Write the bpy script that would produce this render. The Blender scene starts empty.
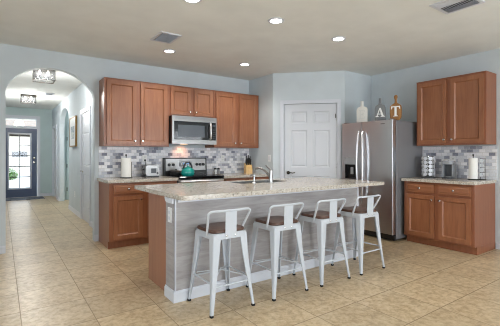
import bpy, bmesh, math, random
from mathutils import Vector, Matrix
random.seed(7)
PI = math.pi
S = bpy.context.scene
C = S.collection

# ---------------------------------------------------------------- camera
cam_d = bpy.data.cameras.new('camera')
cam = bpy.data.objects.new('camera', cam_d)
C.objects.link(cam)
S.camera = cam
cam.location = (0, 0, 1.239)
cam.rotation_euler = (PI / 2, 0, -0.614)
cam_d.sensor_width = 36.0
cam_d.lens = 352.8 / 500 * 36.0
cam_d.shift_y = -(163.0 - 155.43) / 500.0
cam_d.clip_start = 0.05
cam_d.clip_end = 200

# ---------------------------------------------------------------- world
def srgb(r, g, b):
    f = lambda v: (v / 255) / 12.92 if v / 255 <= 0.04045 else ((v / 255 + 0.055) / 1.055) ** 2.4
    return (f(r), f(g), f(b), 1)

W = bpy.data.worlds.new('sky')
S.world = W
W.use_nodes = True
nt = W.node_tree
bg = nt.nodes['Background']
bg.inputs[1].default_value = 4.5
tc = nt.nodes.new('ShaderNodeTexCoord')
sp = nt.nodes.new('ShaderNodeSeparateXYZ')
rmp = nt.nodes.new('ShaderNodeValToRGB')
nt.links.new(tc.outputs['Generated'], sp.inputs[0])
nt.links.new(sp.outputs[2], rmp.inputs[0])
nt.links.new(rmp.outputs[0], bg.inputs[0])
rmp.color_ramp.elements[0].position = 0.0
rmp.color_ramp.elements[0].color = (0.90, 0.95, 1.0, 1)
rmp.color_ramp.elements[1].position = 0.8
rmp.color_ramp.elements[1].color = (0.62, 0.80, 1.0, 1)

# ---------------------------------------------------------------- exposure / render look
S.view_settings.view_transform = 'Standard'
S.view_settings.look = 'None'
S.view_settings.gamma = 1
S.view_settings.use_curve_mapping = False
S.view_settings.exposure = -0.10
S.cycles.max_bounces = 10
S.cycles.diffuse_bounces = 6
S.cycles.glossy_bounces = 4
S.cycles.transmission_bounces = 6
S.cycles.transparent_max_bounces = 12
S.cycles.sample_clamp_indirect = 8
S.cycles.use_denoising = True
S.cycles.filter_width = 1.05
S.cycles.caustics_reflective = False
S.cycles.caustics_refractive = False

# ---------------------------------------------------------------- daylight at the window openings, added fill in the passage
def area(name, loc, rot, sx, sy, power, col=(1, 1, 1)):
    l = bpy.data.lights.new(name, 'AREA')
    l.shape = 'RECTANGLE'
    l.size, l.size_y = sx, sy
    l.energy = power
    l.color = col
    o = bpy.data.objects.new(name, l)
    o.location = loc
    o.rotation_euler = rot
    C.objects.link(o)
    return o

DAY = (0.87, 0.945, 1.0)
# sliding doors in the wall behind the camera, window in the left wall, window low in the right wall
area('daylight_sliding_door', (0.2, -3.62, 1.2), (-PI / 2 + PI, 0, 0), 2.6, 2.2, 56, DAY)
area('daylight_sliding_door', (3.8, -3.62, 1.2), (-PI / 2 + PI, 0, 0), 2.6, 2.2, 148, DAY)
area('daylight_side_window', (-2.92, 1.2, 1.45), (0, -PI / 2, 0), 1.5, 3.0, 60, DAY)
area('passage_fill_light', (3.2, 9.9, 1.3), (0, PI / 2, 0), 1.6, 1.4, 26, DAY)  # added fill lamp inside the closed side passage, no window there
area('daylight_living_window', (5.48, -1.6, 1.4), (0, PI / 2, 0), 1.6, 2.6, 110, DAY)

pl = area('entry_door_portal', (0.45, 12.56, 1.2), (-PI / 2, 0, 0), 0.86, 2.3, 10, DAY)
pl.data.cycles.is_portal = True

# ================================================================= helpers
def tag(o, label=None, cat=None, group=None, kind=None):
    if label: o['label'] = label
    if cat: o['category'] = cat
    if group: o['group'] = group
    if kind: o['kind'] = kind
    return o

def empty(name, loc=(0, 0, 0), rz=0, label=None, cat=None, group=None):
    o = bpy.data.objects.new(name, None)
    o.empty_display_size = 0.05
    C.objects.link(o)
    o.location = loc
    o.rotation_euler = (0, 0, rz)
    return tag(o, label, cat, group)

def obj(name, bm, mat, parent=None, loc=None, rz=0, smooth=False, tags=None):
    bmesh.ops.recalc_face_normals(bm, faces=bm.faces[:])
    if smooth:
        for f in bm.faces: f.smooth = True
        for e in bm.edges:
            if len(e.link_faces) == 2 and e.calc_face_angle(0) > 0.6: e.smooth = False
    me = bpy.data.meshes.new(name)
    bm.to_mesh(me); bm.free()
    me.materials.append(mat)
    o = bpy.data.objects.new(name, me)
    C.objects.link(o)
    if parent: o.parent = parent
    if loc: o.location = loc
    if rz: o.rotation_euler = (0, 0, rz)
    if tags: tag(o, *tags)
    return o

def struct(name, bm, mat, label, cat, loc=None, rz=0, smooth=False, parent=None):
    o = obj(name, bm, mat, parent, loc, rz, smooth)
    if not parent: tag(o, label, cat, kind='structure')
    return o

def copy_tree(o, parent=None):
    c = o.copy(); C.objects.link(c)
    if parent: c.parent = parent
    for ch in list(o.children): copy_tree(ch, c)
    return c

def B():
    return bmesh.new()

def box(bm, x0, x1, y0, y1, z0, z1, bev=0, seg=2):
    t = bmesh.new()
    v = [t.verts.new((x, y, z)) for x in (x0, x1) for y in (y0, y1) for z in (z0, z1)]
    for q in ((0, 1, 3, 2), (4, 6, 7, 5), (0, 4, 5, 1), (2, 3, 7, 6), (0, 2, 6, 4), (1, 5, 7, 3)):
        t.faces.new([v[i] for i in q])
    if bev: bmesh.ops.bevel(t, geom=t.edges[:], offset=bev, segments=seg, affect='EDGES', profile=0.5)
    merge(bm, t)
    return bm

def merge(bm, t, M=None):
    mp = {}
    for v in t.verts: mp[v] = bm.verts.new(M @ v.co if M else v.co)
    for f in t.faces:
        try: bm.faces.new([mp[v] for v in f.verts])
        except ValueError: pass
    t.free()

def tube(bm, pts, r, n=10, closed=False, rr=None):
    pts = [Vector(p) for p in pts]
    rings = []
    N = len(pts)
    prev = None
    for i, p in enumerate(pts):
        if closed: d = pts[(i + 1) % N] - pts[i - 1]
        else: d = pts[min(i + 1, N - 1)] - pts[max(i - 1, 0)]
        d.normalize()
        if prev is None:
            a = Vector((0, 0, 1)) if abs(d.z) < 0.9 else Vector((1, 0, 0))
            u = d.cross(a).normalized()
        else:
            u = (prev - d * prev.dot(d))
            u = u.normalized() if u.length > 1e-6 else d.cross(Vector((0, 0, 1))).normalized()
        prev = u
        w = d.cross(u)
        R = rr[i] if rr else r
        rings.append([bm.verts.new(p + (u * math.cos(2 * PI * k / n) + w * math.sin(2 * PI * k / n)) * R) for k in range(n)])
    for i in range(N if closed else N - 1):
        a, b = rings[i], rings[(i + 1) % N]
        for k in range(n):
            bm.faces.new((a[k], a[(k + 1) % n], b[(k + 1) % n], b[k]))
    if not closed:
        bm.faces.new(rings[0][::-1]); bm.faces.new(rings[-1])
    return bm

def lathe(bm, prof, n=28, o=(0, 0, 0), cap=True):
    rings = []
    for r, z in prof:
        if r < 1e-5: rings.append([bm.verts.new((o[0], o[1], o[2] + z))])
        else: rings.append([bm.verts.new((o[0] + r * math.cos(2 * PI * k / n), o[1] + r * math.sin(2 * PI * k / n), o[2] + z)) for k in range(n)])
    for a, b in zip(rings, rings[1:]):
        for k in range(n):
            q = [a[k % len(a)], a[(k + 1) % len(a)], b[(k + 1) % len(b)], b[k % len(b)]]
            q = list(dict.fromkeys(q))
            if len(q) > 2: bm.faces.new(q)
    for rg, fl in ((rings[0], True), (rings[-1], False)):
        if cap and len(rg) > 2: bm.faces.new(rg[::-1] if fl else rg)
    return bm

def prism(bm, outer, holes, z0, z1, plane='XY'):
    """outline with holes, extruded from z0 to z1; plane XZ: outline is (x,z), extrusion along y; YZ: (y,z) along x"""
    t = bmesh.new()
    for loop in [outer] + holes:
        vs = [t.verts.new((p[0], p[1], 0)) for p in loop]
        for i in range(len(vs)): t.edges.new((vs[i], vs[(i + 1) % len(vs)]))
    if holes: bmesh.ops.triangle_fill(t, use_beauty=True, edges=t.edges[:], normal=(0, 0, 1))
    else: t.faces.new(t.verts[:])
    r = bmesh.ops.extrude_face_region(t, geom=t.faces[:])
    for v in r['geom']:
        if isinstance(v, bmesh.types.BMVert): v.co.z = z1 - z0
    for v in t.verts:
        a, b, c = v.co.x, v.co.y, v.co.z + z0
        v.co = {'XY': (a, b, c), 'XZ': (a, c, b), 'YZ': (c, a, b)}[plane]
    merge(bm, t)
    return bm

def rect(x0, x1, z0, z1):
    return [(x0, z0), (x1, z0), (x1, z1), (x0, z1)]

def rrect(x0, x1, y0, y1, r, n=5):
    out = []
    for cx, cy, a in ((x1 - r, y1 - r, 0), (x0 + r, y1 - r, 90), (x0 + r, y0 + r, 180), (x1 - r, y0 + r, 270)):
        for k in range(n + 1):
            t = math.radians(a + 90 * k / n)
            out.append((cx + r * math.cos(t), cy + r * math.sin(t)))
    return out

def panelled(bm, x0, x1, z0, z1, panels, T=0.02, rec=0.009, slope=0.012, raised=0):
    """slab, front at y=0 facing -y, back at y=T, with recessed (or raised-field) panels"""
    t = bmesh.new()
    loops = [rect(x0, x1, z0, z1)] + [rect(*p) for p in panels]
    for loop in loops:
        vs = [t.verts.new((p[0], 0, p[1])) for p in loop]
        for i in range(4): t.edges.new((vs[i], vs[(i + 1) % 4]))
    bmesh.ops.triangle_fill(t, use_beauty=True, edges=t.edges[:], normal=(0, -1, 0))
    merge(bm, t)
    o = rect(x0, x1, z0, z1)
    f = [bm.verts.new((p[0], 0, p[1])) for p in o]
    b = [bm.verts.new((p[0], T, p[1])) for p in o]
    bm.faces.new(b)
    for i in range(4): bm.faces.new((f[i], f[(i + 1) % 4], b[(i + 1) % 4], b[i]))
    for px0, px1, pz0, pz1 in panels:
        steps = [(0, 0), (slope, rec)]
        if raised: steps += [(slope + 0.012, rec), (slope + 0.03, rec - raised)]
        rings = []
        for d, y in steps:
            rings.append([bm.verts.new((p[0], y, p[1])) for p in rect(px0 + d, px1 - d, pz0 + d, pz1 - d)])
        for a, c in zip(rings, rings[1:]):
            for i in range(4): bm.faces.new((a[i], a[(i + 1) % 4], c[(i + 1) % 4], c[i]))
        bm.faces.new(rings[-1])
    bmesh.ops.remove_doubles(bm, verts=bm.verts[:], dist=1e-6)
    return bm

# ================================================================= materials
class M:
    def __init__(s, name, rough=0.5, metal=0.0, spec=0.5, coat=0.0, coat_rough=0.1):
        s.m = bpy.data.materials.new(name); s.m.use_nodes = True
        s.t = s.m.node_tree; s.b = s.t.nodes['Principled BSDF']
        s.b.inputs['Roughness'].default_value = rough
        s.b.inputs['Metallic'].default_value = metal
        s.b.inputs['Specular IOR Level'].default_value = spec
        s.b.inputs['Coat Weight'].default_value = coat
        s.b.inputs['Coat Roughness'].default_value = coat_rough
    def n(s, typ, **kw):
        nd = s.t.nodes.new('ShaderNode' + typ)
        for k, v in kw.items(): setattr(nd, k, v)
        return nd
    def l(s, a, b): s.t.links.new(a, b)
    def inp(s, nd, i, v):
        if isinstance(v, (int, float, tuple)): nd.inputs[i].default_value = v
        else: s.l(v, nd.inputs[i])
    def math(s, op, a, b=0.0, c=0.0):
        nd = s.n('Math', operation=op)
        s.inp(nd, 0, a); s.inp(nd, 1, b); s.inp(nd, 2, c)
        return nd.outputs[0]
    def coord(s, scale=(1, 1, 1), kind='Object', loc=(0, 0, 0)):
        t = s.n('TexCoord'); m = s.n('Mapping')
        m.inputs['Scale'].default_value = scale; m.inputs['Location'].default_value = loc
        s.l(t.outputs[kind], m.inputs[0]); return m.outputs[0]
    def noise(s, vec, scale, detail=3, rough=0.5, dist=0.0):
        nd = s.n('TexNoise')
        s.l(vec, nd.inputs['Vector']); nd.inputs['Scale'].default_value = scale
        nd.inputs['Detail'].default_value = detail; nd.inputs['Roughness'].default_value = rough
        nd.inputs['Distortion'].default_value = dist
        return nd.outputs[0]
    def ramp(s, f, stops, mode='LINEAR'):
        r = s.n('ValToRGB'); r.color_ramp.interpolation = mode
        e = r.color_ramp.elements
        while len(e) < len(stops): e.new(0.5)
        for k, (p, c) in enumerate(stops): e[k].position = p; e[k].color = c
        s.l(f, r.inputs[0]); return r.outputs[0]
    def mix(s, f, a, b, mode='MIX'):
        x = s.n('Mix', data_type='RGBA', blend_type=mode)
        s.inp(x, 0, f); s.inp(x, 6, a); s.inp(x, 7, b); return x.outputs[2]
    def col(s, c):
        if isinstance(c, tuple): s.b.inputs['Base Color'].default_value = c
        else: s.l(c, s.b.inputs['Base Color'])
        return s
    def bump(s, h, strength=0.3, dist=0.002):
        b = s.n('Bump'); b.inputs['Strength'].default_value = strength; b.inputs['Distance'].default_value = dist
        s.l(h, b.inputs['Height']); s.l(b.outputs[0], s.b.inputs['Normal']); return s
    def rough(s, v): s.inp(s.b, 'Roughness', v); return s

def paint(name, c, rough=0.6, bump=0.15, var=0.04, metal=0, spec=0.5, coat=0):
    m = M(name, rough, metal, spec, coat)
    v = m.coord()
    n = m.noise(v, 3.0, 3)
    d = tuple(x * (1 - var) for x in c[:3]) + (1,)
    u = tuple(min(1, x * (1 + var)) for x in c[:3]) + (1,)
    m.col(m.ramp(n, [(0.3, d), (0.7, u)]))
    if bump: m.bump(m.noise(v, 180, 2), bump, 0.001)
    return m.m

def wood(name, c1, c2, grain='z', rough=0.38, scale=1.0, coat=0.15):
    m = M(name, rough, coat=coat, coat_rough=0.25)
    sc = {'z': (14, 14, 1.1), 'x': (1.1, 14, 14), 'y': (14, 1.1, 14)}[grain]
    v = m.coord(tuple(s * scale for s in sc))
    a = m.noise(v, 2.2, 6, 0.6, 0.8)
    b = m.noise(m.coord((1.3, 1.3, 1.3)), 2.0, 2)
    c = m.ramp(a, [(0.32, c2), (0.68, c1)])
    m.col(m.mix(0.35, c, m.ramp(b, [(0.3, c2), (0.7, c1)])))
    m.bump(a, 0.08, 0.001)
    return m.m

def steel(name, c=(0.6, 0.6, 0.61, 1), rough=0.28, axis='z'):
    m = M(name, rough, 1.0)
    sc = {'z': (1, 1, 160), 'x': (160, 1, 1), 'h': (120, 120, 1.5)}[axis]
    n = m.noise(m.coord(sc), 1.5, 3)
    m.col(m.mix(0.12, c, m.ramp(n, [(0.3, tuple(x * .7 for x in c[:3]) + (1,)), (0.7, c)])))
    m.rough(m.math('MULTIPLY_ADD', n, 0.12, rough - 0.05))
    return m.m

def emit(name, c, s):
    m = M(name, 0.5)
    m.col(c); m.b.inputs['Emission Color'].default_value = c
    m.b.inputs['Emission Strength'].default_value = s
    return m.m

def glass_thin(name, tint=(1, 1, 1, 1), refl=0.08):
    m = M(name)
    tr = m.n('BsdfTransparent'); gl = m.n('BsdfGlossy'); mx = m.n('MixShader')
    tr.inputs[0].default_value = tint; gl.inputs['Roughness'].default_value = 0.03
    fr = m.n('Fresnel'); fr.inputs[0].default_value = 1.45
    m.l(m.math('MULTIPLY_ADD', fr.outputs[0], 0.7, refl * 0.3), mx.inputs[0])
    m.l(tr.outputs[0], mx.inputs[1]); m.l(gl.outputs[0], mx.inputs[2])
    m.l(mx.outputs[0], m.t.nodes['Material Output'].inputs[0])
    return m.m

def tile_floor():
    m = M('travertine_tile', 0.34, spec=0.55)
    t = m.n('TexCoord'); s = m.n('SeparateXYZ'); m.l(t.outputs['Object'], s.inputs[0])
    u = m.math('DIVIDE', m.math('SUBTRACT', s.outputs[0], 0.122), 0.466)
    v = m.math('DIVIDE', m.math('SUBTRACT', s.outputs[1], 3.323), 0.468)
    cu, cv = m.math('FLOOR', u), m.math('FLOOR', v)
    fu, fv = m.math('FRACT', u), m.math('FRACT', v)
    cb = m.n('CombineXYZ'); m.l(cu, cb.inputs[0]); m.l(cv, cb.inputs[1])
    wn = m.n('TexWhiteNoise', noise_dimensions='3D'); m.l(cb.outputs[0], wn.inputs[0])
    # per-tile offset of the mottling
    off = m.n('VectorMath', operation='SCALE'); m.l(wn.outputs['Color'], off.inputs[0]); off.inputs['Scale'].default_value = 9.0
    add = m.n('VectorMath', operation='ADD'); m.l(t.outputs['Object'], add.inputs[0]); m.l(off.outputs[0], add.inputs[1])
    a = m.noise(add.outputs[0], 4.5, 6, 0.62, 0.6)
    b = m.noise(add.outputs[0], 22.0, 5, 0.68, 0.3)
    base = m.ramp(a, [(0.34, srgb(178, 153, 118)), (0.48, srgb(197, 174, 139)), (0.64, srgb(210, 190, 158))])
    vein = m.ramp(b, [(0.38, srgb(150, 124, 90)), (0.50, srgb(196, 172, 136)), (0.64, srgb(220, 202, 172))])
    c = m.mix(0.5, base, vein)
    tv = m.math('MULTIPLY_ADD', wn.outputs['Value'], 0.14, 0.91)
    hs = m.n('HueSaturation'); m.l(c, hs.inputs['Color']); m.l(tv, hs.inputs['Value'])
    g = 0.0065
    eu = m.math('LESS_THAN', m.math('MINIMUM', fu, m.math('SUBTRACT', 1.0, fu)), g)
    ev = m.math('LESS_THAN', m.math('MINIMUM', fv, m.math('SUBTRACT', 1.0, fv)), g * 1.3)
    gr = m.math('MAXIMUM', eu, ev)
    m.col(m.mix(gr, hs.outputs[0], srgb(152, 132, 107)))
    m.rough(m.math('ADD', m.math('MULTIPLY_ADD', b, 0.12, 0.26), m.math('MULTIPLY', gr, 0.35)))
    m.bump(m.math('SUBTRACT', m.math('MULTIPLY', a, 0.3), gr), 0.35, 0.002)
    return m.m

def granite(name):
    m = M(name, 0.16, spec=0.5)
    v = m.coord()
    a = m.noise(v, 38, 6, 0.7, 0.3)
    b = m.noise(v, 75, 4, 0.7)
    c = m.ramp(a, [(0.30, srgb(156, 143, 127)), (0.42, srgb(190, 180, 167)), (0.55, srgb(206, 199, 189)), (0.75, srgb(222, 219, 214))])
    vo = m.n('TexVoronoi'); m.l(v, vo.inputs['Vector']); vo.inputs['Scale'].default_value = 85
    sp_ = m.ramp(b, [(0.36, srgb(92, 84, 76)), (0.45, (1, 1, 1, 1))])
    c = m.mix(0.75, c, m.mix(1.0, c, sp_, 'MULTIPLY'))
    sh = m.ramp(vo.outputs['Color'], [(0.0, (0.80, 0.78, 0.74, 1)), (1.0, (1.0, 1.0, 1.0, 1))])
    m.col(m.mix(0.6, c, m.mix(1.0, c, sh, 'MULTIPLY')))
    return m.m

def mosaic(name):
    """staggered grey, blue-grey and white glass-and-stone mosaic; long side along the object's local x"""
    m = M(name, 0.4, spec=0.4)
    t = m.n('TexCoord'); s = m.n('SeparateXYZ'); m.l(t.outputs['Object'], s.inputs[0])
    v = m.math('DIVIDE', s.outputs[2], 0.0455); cv = m.math('FLOOR', v); fv = m.math('FRACT', v)
    u = m.math('ADD', m.math('DIVIDE', s.outputs[0], 0.078), m.math('MULTIPLY', m.math('MODULO', cv, 2.0), 0.5))
    cu = m.math('FLOOR', u); fu = m.math('FRACT', u)
    cb = m.n('CombineXYZ'); m.l(cu, cb.inputs[0]); m.l(cv, cb.inputs[1])
    wn = m.n('TexWhiteNoise', noise_dimensions='3D'); m.l(cb.outputs[0], wn.inputs[0])
    c = m.ramp(wn.outputs['Value'], [(0.0, srgb(248, 248, 252)), (0.36, srgb(224, 226, 233)), (0.60, srgb(194, 198, 210)),
                                     (0.76, srgb(150, 154, 170)), (0.90, srgb(110, 114, 134))], 'CONSTANT')
    n = m.noise(t.outputs['Object'], 60, 3)
    c = m.mix(0.18, c, m.ramp(n, [(0.3, srgb(130, 130, 138)), (0.7, srgb(240, 240, 242))]))
    eu = m.math('LESS_THAN', m.math('MINIMUM', fu, m.math('SUBTRACT', 1.0, fu)), 0.02)
    ev = m.math('LESS_THAN', m.math('MINIMUM', fv, m.math('SUBTRACT', 1.0, fv)), 0.035)
    g = m.math('MAXIMUM', eu, ev)
    m.col(m.mix(g, c, srgb(205, 203, 200)))
    m.rough(m.math('ADD', m.math('MULTIPLY_ADD', wn.outputs['Value'], 0.25, 0.32), m.math('MULTIPLY', g, 0.4)))
    m.bump(m.math('SUBTRACT', 1.0, g), 0.3, 0.0015)
    return m.m

def grey_plank(name):
    m = M(name, 0.55)
    t = m.n('TexCoord'); s = m.n('SeparateXYZ'); m.l(t.outputs['Object'], s.inputs[0])
    row = m.math('FLOOR', m.math('DIVIDE', s.outputs[2], 0.19))
    cb = m.n('CombineXYZ'); m.l(row, cb.inputs[0])
    wn = m.n('TexWhiteNoise', noise_dimensions='3D'); m.l(cb.outputs[0], wn.inputs[0])
    off = m.n('VectorMath', operation='SCALE'); m.l(wn.outputs['Color'], off.inputs[0]); off.inputs['Scale'].default_value = 5.0
    add = m.n('VectorMath', operation='ADD'); m.l(t.outputs['Object'], add.inputs[0]); m.l(off.outputs[0], add.inputs[1])
    mp = m.n('Mapping'); mp.inputs['Scale'].default_value = (1.0, 1.0, 7); m.l(add.outputs[0], mp.inputs[0])
    a = m.noise(mp.outputs[0], 2.6, 7, 0.65, 0.7)
    c = m.ramp(a, [(0.25, srgb(142, 137, 137)), (0.5, srgb(162, 158, 158)), (0.75, srgb(180, 177, 178))])
    fr = m.math('FRACT', m.math('DIVIDE', s.outputs[2], 0.19))
    ln = m.math('LESS_THAN', fr, 0.012)
    m.col(m.mix(m.math('MULTIPLY', ln, 0.35), c, srgb(110, 104, 100)))
    m.bump(a, 0.12, 0.001)
    return m.m

MAT = dict(
    wall=paint('wall_paint', srgb(196, 204, 209), 0.75),
    hallwall=paint('hall_wall_paint', srgb(184, 200, 201), 0.75),
    ceiling=paint('ceiling_paint', srgb(228, 229, 226), 0.85, 0.35),
    white=paint('white_trim_paint', srgb(206, 209, 217), 0.38, 0.0, 0.01),
    door=paint('white_door_paint', srgb(202, 205, 211), 0.42, 0.05, 0.01),
    floor=tile_floor(),
    cab=wood('maple_cabinet', srgb(160, 105, 72), srgb(130, 79, 51)),
    cabx=wood('maple_cabinet_drawer', srgb(160, 105, 72), srgb(130, 79, 51), 'x'),
    cabin=wood('maple_cabinet_side', srgb(150, 94, 64), srgb(128, 76, 50)),
    endpanel=wood('maple_end_panel', srgb(160, 108, 82), srgb(140, 90, 66), scale=0.5),
    granite=granite('speckled_granite'),
    mosaic=mosaic('grey_mosaic_tile'),
    plank=grey_plank('weathered_grey_plank'),
    steel=steel('brushed_stainless', (0.29, 0.285, 0.28, 1), 0.34, 'z'),
    nickel=steel('dark_nickel', (0.40, 0.40, 0.40, 1), 0.30, 'z'),
    fridge=steel('fridge_stainless', (0.62, 0.63, 0.65, 1), 0.30, 'z'),
    fridgeside=paint('fridge_grey_side', srgb(120, 119, 122), 0.42, 0.1, 0.02),
    chrome=steel('brushed_nickel', (0.78, 0.77, 0.75, 1), 0.16, 'z'),
    handle=steel('satin_handle', (0.82, 0.82, 0.83, 1), 0.3, 'z'),
    black=paint('black_plastic', srgb(24, 24, 26), 0.35, 0, 0.02),
    blackgloss=paint('black_glass', srgb(14, 15, 18), 0.06, 0, 0.02, spec=0.6),
    blackmatte=paint('black_iron', srgb(20, 20, 21), 0.6, 0.2, 0.02),
    darkwin=paint('oven_window', srgb(60, 66, 74), 0.25, 0, 0.02, spec=0.6),
    stool=paint('white_powder_coat', srgb(188, 193, 200), 0.36, 0.0, 0.01, spec=0.5),
    seat=wood('dark_walnut_seat', srgb(98, 66, 50), srgb(62, 40, 31), 'x', 0.4, 1.2),
    rubber=paint('black_rubber', srgb(22, 22, 22), 0.8, 0, 0.02),
    teal=paint('teal_enamel', srgb(18, 150, 140), 0.14, 0, 0.02, spec=0.6, coat=0.5),
    paper=paint('paper_towel', srgb(236, 235, 231), 0.9, 0.5, 0.01),
    plate=paint('white_plate_plastic', srgb(232, 233, 233), 0.4, 0, 0.01),
    dark=paint('dark_slot', srgb(16, 16, 17), 0.7, 0, 0.0),
    navy=paint('navy_door_paint', srgb(66, 80, 110), 0.35, 0.02, 0.02),
    blockwood=wood('pale_beech_block', srgb(222, 184, 122), srgb(198, 156, 96)),
    boardwood=wood('acacia_board', srgb(164, 116, 52), srgb(120, 76, 30), 'z', 0.4),
    boardgrey=paint('grey_washed_board', srgb(122, 124, 127), 0.6, 0.1, 0.05),
    boardwhite=paint('white_washed_board', srgb(222, 221, 216), 0.6, 0.1, 0.05),
    letterw=paint('white_letter_paint', srgb(240, 240, 238), 0.5, 0, 0.0),
    letterg=paint('pale_grey_letter_paint', srgb(213, 213, 209), 0.5, 0, 0.0),
    appl=paint('grey_appliance_plastic', srgb(150, 152, 156), 0.3, 0, 0.02),
    appld=paint('dark_appliance_plastic', srgb(56, 58, 63), 0.3, 0, 0.02),
    foil=paint('pod_foil', srgb(214, 217, 224), 0.3, 0, 0.02),
    bulb=emit('lit_lens', (1, 0.98, 0.95, 1), 14.0),
    hallbulb=emit('lit_crystal', (1, 0.97, 0.9, 1), 2.5),
    glass=glass_thin('window_glass'),
    crystal=glass_thin('crystal_glass', (0.97, 0.97, 0.98, 1), 0.3),
    bronze=paint('dark_bronze', srgb(52, 44, 36), 0.35, 0, 0.02, metal=0.6),
    gold=paint('gold_frame', srgb(132, 102, 52), 0.4, 0.1, 0.06),
    art=None,
    mat=None,
    display=emit('blue_display', (0.15, 0.5, 0.9, 1), 0.6),
    grass=paint('lawn', srgb(96, 132, 62), 0.9, 0.3, 0.2),
    concrete=paint('concrete', srgb(196, 192, 184), 0.85, 0.3, 0.05),
    stucco=paint('house_stucco', srgb(226, 220, 208), 0.85, 0.3, 0.03),
    leaf=paint('shrub_leaf', srgb(88, 140, 50), 0.6, 0, 0.25),
    roof=paint('roof_tile', srgb(150, 132, 118), 0.8, 0.3, 0.08),
)
def art_mat():
    m = M('abstract_print', 0.3)
    n = m.noise(m.coord((1, 1, 3)), 3.0, 4, 0.6, 1.0)
    m.col(m.ramp(n, [(0.3, srgb(60, 84, 100)), (0.45, srgb(150, 168, 176)), (0.6, srgb(222, 222, 216)), (0.75, srgb(180, 170, 150))]))
    return m.m
MAT['art'] = art_mat()
def mat_mat():
    m = M('door_mat_weave', 0.9)
    ch = m.n('TexChecker'); m.l(m.coord(), ch.inputs[0]); ch.inputs['Scale'].default_value = 9
    ch.inputs[1].default_value = srgb(34, 40, 54); ch.inputs[2].default_value = srgb(150, 154, 164)
    m.col(ch.outputs[0]); return m.m
MAT['mat'] = mat_mat()

# ================================================================= the setting
XR, YB_, H = 5.362, 5.439, 2.65     # right wall, back wall, ceiling
XL, YF = -2.8, -3.5
HX0, HX1, HY = 0.01, 1.285, 12.40   # hall left wall, right wall, end wall

struct('floor', box(B(), XL - .15, 5.5, YF - .15, 12.55, -0.12, 0.0), MAT['floor'], 'beige mottled square tile floor of kitchen and hallway', 'floor')
struct('ceiling', box(B(), XL - .15, 5.55, YF - .15, 12.6, H, H + 0.12), MAT['ceiling'], 'flat off-white ceiling of kitchen and hallway', 'ceiling')

# back wall with the arched opening to the hallway
AX0, AX1 = 0.045, 1.095
arch = [(AX1, 0.0), (AX1, 2.075), (1.063, 2.163), (0.97, 2.275), (0.842, 2.362), (0.70, 2.408), (0.57, 2.42), (0.44, 2.408), (0.30, 2.362), (0.17, 2.275), (0.077, 2.163), (AX0, 2.075), (AX0, 0.0)]
def smooth_arch(pts, n=4):
    out = []
    P = [Vector((a, b, 0)) for a, b in pts]
    for i in range(len(P) - 1):
        if i in (0, len(P) - 2): out.append(P[i][:2]); continue
        p0, p1, p2, p3 = P[max(i - 1, 1)], P[i], P[i + 1], P[min(i + 2, len(P) - 2)]
        for k in range(n):
            t = k / n
            q = 0.5 * ((2 * p1) + (p2 - p0) * t + (2 * p0 - 5 * p1 + 4 * p2 - p3) * t * t + (3 * p1 - p0 - 3 * p2 + p3) * t ** 3)
            out.append(q[:2])
    out.append(P[-1][:2])
    return out
ar = smooth_arch(arch)
wb = [(XL, 0.0), (XL, H), (XR, H), (XR, 0.0)] + ar
struct('wall_back', prism(B(), wb, [], YB_, YB_ + 0.125, 'XZ'), MAT['wall'], 'pale blue-grey kitchen back wall with the arched hallway opening', 'wall')

# right wall with a window opening beside the camera
struct('wall_right', prism(B(), rect(YF, YB_ + .125, 0, H), [rect(-2.9, -0.3, 0.6, 2.2)], XR, XR + 0.13, 'YZ'), MAT['wall'], 'pale blue-grey wall behind the refrigerator and right-hand cabinets', 'wall')
struct('wall_left', prism(B(), rect(YF, YB_ + .125, 0, H), [rect(-0.3, 2.7, 0.7, 2.2)], XL - .13, XL, 'YZ'), MAT['wall'], 'pale blue-grey wall left of the camera with a wide window', 'wall')
struct('wall_front', prism(B(), rect(XL - .13, XR + .13, 0, H), [rect(-1.1, 1.5, 0.03, 2.3), rect(2.5, 5.1, 0.03, 2.3)], YF - .13, YF, 'XZ'), MAT['wall'], 'pale blue-grey wall behind the camera with two sliding glass doors', 'wall')
def window_unit(name, label, plane, a0, a1, z0, z1, c, nm=1):
    bm = B(); t = 0.05
    box_ = (lambda p, q, r, s: box(bm, p, q, c, c + .06, r, s)) if plane == 'XZ' else (lambda p, q, r, s: box(bm, c, c + .06, p, q, r, s))
    box_(a0 + .003, a1 - .003, z0 + .003, z0 + t); box_(a0 + .003, a1 - .003, z1 - t, z1 - .003)
    for k in range(nm + 2):
        x = a0 + .003 + (a1 - a0 - t - .006) * k / (nm + 1)
        box_(x, x + t, z0 + t, z1 - t)
    o = struct(name, bm, MAT['white'], label, 'window')
    g = B()
    if plane == 'XZ': box(g, a0 + .02, a1 - .02, c + .025, c + .031, z0 + .02, z1 - .02)
    else: box(g, c + .025, c + .031, a0 + .02, a1 - .02, z0 + .02, z1 - .02)
    struct('glass_pane', g, MAT['glass'], '', '', parent=o)
    return o
window_unit('window_1', 'white framed sliding glass doors behind the camera, left pair', 'XZ', -1.1, 1.5, .03, 2.3, YF - .1)
window_unit('window_2', 'white framed sliding glass doors behind the camera, right pair', 'XZ', 2.5, 5.1, .03, 2.3, YF - .1)
window_unit('window_3', 'wide white window in the wall left of the camera', 'YZ', -0.3, 2.7, .7, 2.2, XL - .1)
window_unit('window_4', 'wide white window in the right wall beside the camera', 'YZ', -2.9, -0.3, .6, 2.2, XR + .04)

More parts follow.
